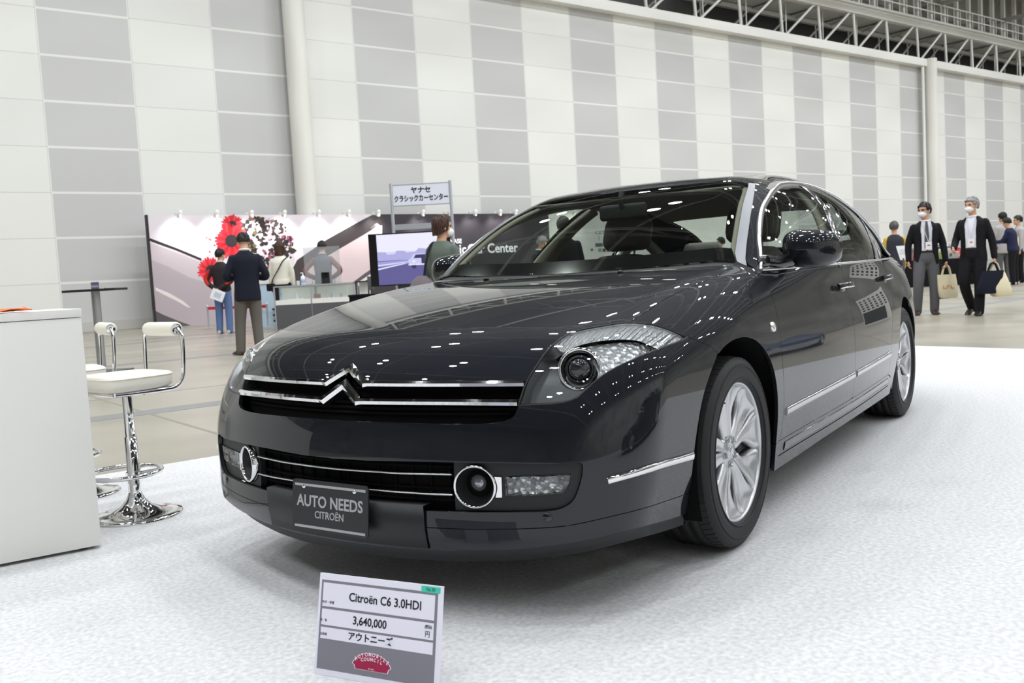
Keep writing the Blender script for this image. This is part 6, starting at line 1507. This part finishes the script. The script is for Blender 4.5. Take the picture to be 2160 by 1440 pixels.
# man in dark jacket with red, hands behind his back
g = ground(476, 703); D = depth_of(g)
f2 = person(g, height(470, 524, D), (.15, 1), 'man in black and red jacket and jeans with hands behind his back', 'black', 0, 'blackred', 'jeans', 'sneaker', arms={1: [(.27, -.10, 1.10), (.06, -.20, .93), dict(curl=.6, p=(0, 1, 0), d=(-.6, 0, -.4))], -1: [(-.27, -.10, 1.10), (-.06, -.21, .94), dict(curl=.6, p=(0, 1, 0), d=(.6, 0, -.4))]}, turn=-.35, collar='white', hem=.86, vox=.010)
mb = MB()
for s in (1, -1): limb(mb, f2, [(.225 * s, -.095, 1.30), (.285 * s, -.128, 1.12), (.20 * s, -.20, 1.02)], [.03, .042, .03])
remesh(mb.build('red_stripe', CL['red'], f2.t), .014)
p = f2.foot + f2.P((-.02, -.265, .86)); mb = MB(); a = .42
Rb = np.stack([RH * math.cos(a) - UP * math.sin(a), -FH, RH * math.sin(a) + UP * math.cos(a)], 1)
mb.box(p - UP * .07, (.30, .02, .24), rot=Rb); o = mb.build('booklet', M['whitepaper']); tag(o, 'white booklet held behind the back of the man in the red and black jacket', 'booklet')
mb = MB(); mb.box(p - UP * .07 - FH * .012, (.16, .002, .12), rot=Rb); mb.build('cover_print', principled('cover_print', srgb(196, 206, 222), .5), o)
# woman in cream cardigan behind the showcase
D = KD + .95; g = at(601, 690, D); g[2] = 0
f3 = person(g, height(600, 509, D), (.05, 1), 'woman in cream cardigan with brown hair, back turned, behind the showcase', 'brown', .75, 'cream', 'black', 'shoe', strap=('black', 1), hem=.88, female=True, collar='white', vox=.010)
mb = MB(); mb.box(f3.foot + f3.P((.20, -.06, .84)), (.10, .26, .18), bev=.03); o = mb.build('shoulder_bag', CL['black']); tag(o, 'small dark shoulder bag at the hip of the woman in cream', 'bag')
# man behind the acrylic screen
D = KD + 1.2; g = at(690, 690, D); g[2] = 0
f4 = person(g, height(687, 507, D), (.0, 1), 'man in slate vest over a plaid shirt, hands on hips, behind the acrylic partition', 'black', 0, 'slate', 'slate', 'shoe', vest='plaid', arms={1: [(.36, -.06, 1.12), (.18, .06, .98), dict(curl=.5, d=(-1, .3, -.2), p=(0, 0, -1))], -1: [(-.36, -.06, 1.12), (-.18, .06, .98), dict(curl=.5, d=(1, .3, -.2), p=(0, 0, -1))]}, tilt=.2, collar='white', vox=.010)
# woman with a grey backpack by the screen
D = 9.6; g = at(944, 720, D); g[2] = 0
f5 = person(g, height(930, 454, D), (.55, .85), 'woman with short brown hair and olive top looking away near the big screen', 'brown', .30, 'olive', 'black', 'shoe', female=True, mask=True, turn=-.5, hem=.84, vox=.008)
p = f5.foot + f5.P((.17, -.17, 1.0)); t = thing('backpack', (p[0], p[1], 0), 'grey cloth bag hanging at the side of the woman in olive', 'bag')
mb = MB(); rs = []
for z, w, d in ((-.18, .10, .06), (-.14, .17, .10), (0, .165, .11), (.10, .12, .08), (.15, .05, .04)):
    rs.append([f5.l * w * math.cos(a) + f5.f * d * math.sin(a) + UP * (p[2] + z - .06) for a in np.linspace(0, 2 * math.pi, 20, endpoint=False)])
mb.rings(rs); mb.build('bag_body', CL['taupe'], t)
mb = MB(); off = f5.foot - np.array([p[0], p[1], 0]); mb.tube([off + f5.P(q) for q in catmull([(.14, -.17, 1.06), (.10, -.165, 1.25), (.08, -.10, 1.42), (.09, .0, 1.45), (.12, .10, 1.35)], .03)], .014, 6); mb.build('strap', CL['charcoal'], t)
# two men seen through the windscreen
D = 12.2; g = at(1200, 690, D); g[2] = 0
person(g, height(1199, 456, D), (-.10, 1), 'man in dark suit, back turned, seen through the windscreen', 'black', 0, 'suit', 'suit', 'shoe', collar='white', vox=.009)
D = 17.5; g = at(1146, 660, D); g[2] = 0
person(g, height(1145, 497, D), (.7, -.5), 'grey-haired man with glasses and scarf seen through the windscreen', 'grey', 0, 'charcoal', 'suit', 'shoe', collar='white', glasses=True, tilt=.35, vox=.010)
D = 22; g = at(1527, 640, D); g[2] = 0
person(g, height(1523, 500, D), (-.8, .4), 'dark-haired person in navy seen through the rear window of the saloon', 'black', 0, 'navy', 'suit', 'shoe', collar='white', vox=.011)
D = 20; g = at(1413, 650, D); g[2] = 0
person(g, height(1410, 508, D), (.2, -.9), 'person in dark top seen between the seats of the saloon', 'pepper', 0, 'charcoal', 'suit', 'shoe', vox=.011)
# two suited men walking on the right
g = ground(1955, 663); D = depth_of(g); g = at(1956, 663, D); g[2] = 0
f8 = person(g, height(1948, 427, D), (-.28, -1), 'masked man in black jacket, grey tie and grey trousers walking with a cream tote bag', 'black', 0, 'black', 'grey', 'shoe_brown', open_='white', tie='grey', badge=True, mask=True, glasses=True, turn=-.75, arms={1: [(.245, .0, 1.10), (.27, .06, .84), dict(curl=.85, d=(.05, .05, -1))], -1: [(-.245, -.02, 1.11), (-.255, .02, .86), dict(curl=.6)]}, legs={1: [(.11, .02, .48), (.11, -.02, .08), .1], -1: [(-.125, .06, .48), (-.14, -.02, .08), -.25]}, hem=.78, vox=.0075)
g = ground(2052, 664); D2 = depth_of(g); g = at(2056, 664, D2); g[2] = 0
f9 = person(g, height(2050, 415, D2), (-.75, -.75), 'grey-haired masked man in black suit and open white collar walking with two bags', 'grey', 0, 'black', 'black', 'shoe', open_='white', badge=True, mask=True, turn=-.35, arms={1: [(.24, -.05, 1.10), (.27, -.05, .85), dict(curl=.85, d=(.05, .0, -1))], -1: [(-.245, .0, 1.12), (-.20, .22, 1.0), dict(curl=.6)]}, legs={1: [(.10, .06, .48), (.09, .07, .08), .1], -1: [(-.10, .10, .49), (-.10, -.20, .12), -.1, .35]}, hem=.78, vox=.0075)
def tote(F, hp_, w, h, dp, mat, label, name='tote_bag', lean=0.0, hl=.26, prt=None, fa=None):
    """A bag hanging from the hand at hp_ (figure coordinates)."""
    c = F.foot + F.P(hp_); t = thing(name, (c[0], c[1], 0), label, 'bag'); z = c[2]
    ax = fa if fa is not None else RH; ax = ax / np.linalg.norm(ax); ay = np.cross(UP, ax); rs = []
    for k, s, q in ((0, .78, .9), (.06, .96, 1.0), (.35, 1.02, 1.0), (.7, 1.0, .8), (1.0, .96, .35)):
        zz = z - hl - h + h * k; rs.append([ax * (w / 2 * s * math.copysign(abs(math.cos(a))**.5, math.cos(a)) + lean * (1 - k)) + ay * dp / 2 * q * math.copysign(abs(math.sin(a))**.7, math.sin(a)) + UP * zz for a in np.linspace(0, 2 * math.pi, 24, endpoint=False)])
    mb = MB(); mb.rings(rs); b = mb.build('bag_body', mat, t)
    for sd in (1, -1):
        mb = MB(); q = catmull([ax * (-w * .24) + ay * dp * .15 * sd + UP * (z - hl - .02), ax * (-.03) + ay * .015 * sd + UP * (z - .03), ay * .012 * sd + UP * (z - .012), ax * .03 + ay * .015 * sd + UP * (z - .03), ax * (w * .24) + ay * dp * .15 * sd + UP * (z - hl - .02)], .02)
        mb.tube(q, .010, 6); mb.build('bag_handle', mat, t)
    if prt:
        mb = MB(); cz0 = z - hl - h * .52
        for i in range(3):
            x = (-.24 + .20 * i) * w; mb.box(ax * x - ay * (dp * .53) + UP * cz0, (.012, .003, h * .13), rot=np.stack([ax, ay, UP], 1)); mb.box(ax * (x + .02) - ay * (dp * .53) + UP * (cz0 + h * .05 * (1 if i % 2 else -1)), (.045, .003, .012), rot=np.stack([ax, ay, UP], 1))
        mb.build('bag_print', prt, b)
    return t
M['canvas'] = principled('natural_canvas', srgb(226, 216, 186), .85)
orange_ = principled('orange_print', srgb(226, 146, 96), .7)
tote(f8, (.275, .065, .765), .30, .37, .10, M['canvas'], 'flat cream tote bag with orange print carried by the man in the grey tie', lean=.03, hl=.155, prt=orange_)
tote(f8, (.235, -.03, .77), .22, .42, .10, CL['black'], 'dark bag behind the cream tote of the man in the grey tie', name='dark_bag', hl=.12)
tote(f9, (.275, -.045, .775), .30, .36, .20, M['canvas'], 'bulging cream tote bag carried by the grey-haired man', lean=.10, hl=.16)
tote(f9, (.27, .02, .775), .34, .34, .10, CL['navy'], 'dark navy bag carried by the grey-haired man', name='dark_bag', lean=-.10, hl=.13)
# people farther back on the right
g = ground(1890, 641); D = depth_of(g)
person(g, height(1890, 466, D), (.10, 1), 'man in dark vest and yellow sleeves, back turned, beyond the saloon', 'pepper', 0, 'vest', 'tan', 'shoe', vest='yellow', turn=-.4, vox=.010)
g = ground(2118, 598); D = depth_of(g)
f11 = person(at(2118, 598, D) * [1, 1, 0], height(2119, 447, D), (-.1, 1), 'man in pale grey top with a cream bag on the shoulder, back turned, far right', 'black', 0, 'ltgrey', 'grey', 'shoe', hem=.74, vox=.011)
tote(f11, (-.20, -.08, 1.22), .30, .48, .08, M['canvas'], 'cream cloth bag hanging from the shoulder of the man in pale grey', hl=.10)
g = ground(2137, 598); D = depth_of(g) - .6
person(at(2139, 598, D) * [1, 1, 0], height(2139, 457, D), (-.55, .6), 'man in navy hooded jacket and black trousers bending forward, far right', 'black', 0, 'darkblue', 'black', 'sneaker', tilt=.35, lean=.16, arms={1: [(.20, .20, 1.14), (.14, .38, 1.12), dict(curl=.5)], -1: [(-.24, .10, 1.14), (-.10, .34, 1.12), dict(curl=.5)]}, hem=.86, vox=.011)
g = ground(2152, 597); D = depth_of(g) + .5
person(at(2151, 595, D) * [1, 1, 0], height(2148, 454, D), (-.9, .2), 'man in light grey standing behind the navy jacket at the far right', 'black', 0, 'ltgrey', 'black', 'shoe', vox=.011)
# ================================================================ things beyond the car and behind the camera
def simple_car(name, loc, rz, label, paint, sc=1.0, flat=1.0):
    """A saloon built from the same family of curves: one shell, its glass, four wheels."""
    t = thing(name, loc, label, 'car', rz)
    xs = np.r_[np.linspace(-3.78, -3.3, 8), np.linspace(-3.2, .5, 38), np.linspace(.58, 1.075, 12)]; an = np.linspace(-math.pi / 2 - .02, math.pi * 1.5 + .02, 61)
    O = []; Dd = []
    for x in xs:
        for a in an:
            dv = np.array([0, math.cos(a), math.sin(a)]); O.append(np.array([x, 0, .58]) + dv * 1.7); Dd.append(-dv)
    P = march(np.array(O), np.array(Dd), tmax=1.69); P[:, 2] = np.maximum(P[:, 2], .19); gl = (Fcab(*P.T) < .02) & (P[:, 2] > 1.0) & (P[:, 2] < 1.375) & (np.abs(P[:, 0] + 1.75) < 1.35); n = len(an)
    P2 = (P + [1.35, 0, 0]) * [sc, sc, sc * flat]; fs = []; gs = []
    for i in range(len(xs) - 1):
        for j in range(n - 1):
            q = (i * n + j, i * n + j + 1, (i + 1) * n + j + 1, (i + 1) * n + j); c = P[list(q)].mean(0)
            if any((c[0] - wx)**2 + (c[2] - .335)**2 < .39**2 and abs(c[1]) > .5 for wx in (0, -2.9)): continue
            (gs if all(gl[k] for k in q) else fs).append(q)
    mb = MB(); mb.add(P2, fs, 0, True); mb.add(P2[:n], [tuple(range(n))]); mb.add(P2[-n:], [tuple(range(n))[::-1]]); mb.build('bodywork', paint, t)
    mb = MB(); mb.add(P2, gs, 0, True); mb.build('windows', M['blackgloss'], t)
    for wx in (0, -2.9):
        for s in (1, -1):
            c = np.array([(wx + 1.35), .79 * s, .335]) * sc; mb = MB(); mb.lathe([(.24 * sc, -.11), (.32 * sc, -.11), (.335 * sc, -.08), (.335 * sc, .08), (.32 * sc, .11), (.235 * sc, .115)], c, 32, (0, s, 0)); w = mb.build('wheel', M['rubber'], t)
            mb = MB(); mb.lathe([(.24 * sc, .11), (.22 * sc, .08), (.05, .06), (.0005, .07)], c, 32, (0, s, 0)); 
            for k in range(6): mb.box(c + np.array([math.cos(k * 1.047) * .13 * sc, .085 * s, math.sin(k * 1.047) * .13 * sc]), (.16 * sc, .02, .05 * sc), rot=np.stack([[math.cos(k * 1.047), 0, math.sin(k * 1.047)], [0, 1, 0], [-math.sin(k * 1.047), 0, math.cos(k * 1.047)]], 1))
            mb.build('wheel_disc', M['alloy'], w)
    mb = MB(); mb.box((0, 0, .35 * sc), (3.6 * sc, 1.1 * sc, .3 * sc)); mb.build('underbody', M['blackmatte'], t); return t
rzc = math.atan2(RH[1], RH[0])
g = at(1742, 640, 25.0); g[2] = 0
simple_car('car', g, math.atan2(FH[1], FH[0]) + .12, 'silver-white car with a rounded roof just beyond the black saloon', principled('silver_paint', srgb(214, 214, 210), .25, .3, .6), 1.0, 1.22)
g = at(1958, 600, 40.0); g[2] = 0
simple_car('car', g, math.atan2(FH[1], FH[0]) + .1, 'red car far behind the black-covered table', principled('red_paint', (.42, .012, .012), .2, 0, .8), .95, .92)
# black-covered table with papers
g = ground(1990, 602); D = depth_of(g); m = D / FPX; t = thing('display_table', g, 'table with black floor-length cloth holding books and cards', 'table')
tw, td, tz = 150 * m, .8, at(1990, 546, D)[2]
mb = MB(); rs = []
for z in np.linspace(0, tz, 5): 
    rs.append([RH * (x * tw - tw * .55) + FH * (y * td) + UP * z + (RH * math.sin(40 * x + 9 * y) * .0 - FH * .012 * math.sin(60 * x) * (1 - z / tz) if y == 0 else 0) for x, y in [(q, 0) for q in np.linspace(0, 1, 40)] + [(q, 1) for q in np.linspace(1, 0, 10)]])
mb.rings(rs); mb.build('table_cloth', M['black'], t)
for i, (px, w, hgt, c, lab, nm, cat_) in enumerate([(2003, .36, .30, (236, 236, 238), 'large white printed board leaning on the black-covered table', 'printed_board', 'board'), (2016, .22, .26, (226, 226, 222), 'second white printed card beside the large board on the black table', 'printed_card', 'card'), (1994, .12, .22, (190, 200, 120), 'small yellow-green box at the left of the white board on the black table', 'small_box', 'box'), (2026, .20, .20, (220, 218, 214), 'white card at the right end of the black-covered table', 'printed_card', 'card')]):
    p = at(px, 546, D); p = p + FH * .25; p[2] = tz; mb = MB(); a = .3
    mb.box(p + UP * hgt / 2 * math.cos(a) + FH * .05, (w, .02, hgt), rot=np.stack([RH, -FH * math.cos(a) + UP * -math.sin(a), UP * math.cos(a) - -FH * -math.sin(a)], 1)); o = mb.build(nm, principled('paper_tint', srgb(*c), .6)); tag(o, lab, cat_)
    if i < 2: mb = MB(); mb.box(p + UP * (hgt * .5) + FH * .035, (w * .3, .006, hgt * .4), rot=Rk); mb.build('print', principled('print_dark', srgb(96, 90, 88), .6), o)
p = at(2006, 527, D) + FH * .5; p[2] = tz; mb = MB(); mb.lathe([(.10, 0), (.10, .22), (.16, .26), (.16, .40), (.06, .44), (.0005, .45)], p, 20, cap=(True, True)); o = mb.build('polished_part', M['satin']); tag(o, 'shiny metal engine part on the black-covered table', 'engine part')
p = p - RH * .45; mb = MB(); mb.box(p + UP * .2, (.5, .3, .40), rot=Rk, bev=.06); o = mb.build('dark_case', M['greyplastic']); tag(o, 'dark equipment case on the black-covered table', 'case')
# tilted white information board behind the vest man
D = 17.3; g = at(1908, 650, D); g[2] = 0; t = thing('info_board', g, 'tilted white information board on a stand right of the yellow sleeves', 'board'); z0 = at(1906, 533, D)[2]; m = D / FPX
mb = MB(); ca, sa = math.cos(.30), math.sin(.30); mb.box(UP * z0, (22 * m, .012, 30 * m), rot=np.stack([RH * ca - UP * sa * .0, -FH, UP * 1.0 - RH * .28], 1)); bd = mb.build('board', M['whitepaper'], t)
mb = MB(); 
for k in range(3): mb.box(UP * (z0 + (6 - 4 * k) * m) - FH * .008, (15 * m, .003, .8 * m), rot=Rk)
mb.build('board_print', principled('print_line', srgb(150, 150, 170), .6), bd)
mb = MB(); mb.tube([UP * 0.02, UP * (z0 - .1)], .018, 8); mb.lathe([(.18, 0), (.18, .02), (.0005, .025)], n=24); mb.build('stand', M['greyplastic'], t)
# what the saloon's left flank reflects: other exhibits standing outside the picture
simple_car('car', (-13.2, 6.2, 0), math.radians(170), 'blue car mirrored in the front door of the black saloon', principled('blue_paint', (.02, .10, .36), .25, 0, .8), .95, .85)
simple_car('car', (-.95, 5.1, 0), math.radians(2), 'dark grey car mirrored in the front bumper of the black saloon', principled('graphite_paint', (.02, .02, .022), .3, 0, .6), 1.0)
def board_at(c, w, h, nrm, label, name='exhibit_wall'):
    n_ = np.array([nrm[0], nrm[1], 0.0]); n_ /= np.linalg.norm(n_); rx = np.cross(UP, n_); t = thing(name, c, label, 'exhibition wall')
    mb = MB(); mb.box(UP * h / 2, (w, .1, h), rot=np.stack([rx, n_, UP], 1)); b = mb.build('board', M['white'], t); return t, b, rx, n_
t, b, rx, n_ = board_at((-24, 5.2, 0), 1.9, 2.3, (1, -.1), 'white exhibit wall with rows of small pictures mirrored in the rear door')
mb = MB()
for i in range(6):
    for j in range(5): mb.box(rx * (-.75 + .30 * i) + UP * (1.25 + .20 * j) + n_ * .056, (.15, .012, .11), rot=np.stack([rx, n_, UP], 1))
mb.box(rx * .15 + UP * .6 + n_ * .056, (1.5, .012, .95), rot=np.stack([rx, n_, UP], 1)); mb.build('pictures', principled('picture_dark', srgb(46, 50, 56), .5), b)
board_at((4.0, 14.5, 0), 8.0, 3.0, (-.1, -1), 'plain white exhibit wall behind the photographer')
board_at((-9.0, 14.0, 0), 7.0, 3.0, (.2, -1), 'plain white exhibit wall on the far side of the aisle')
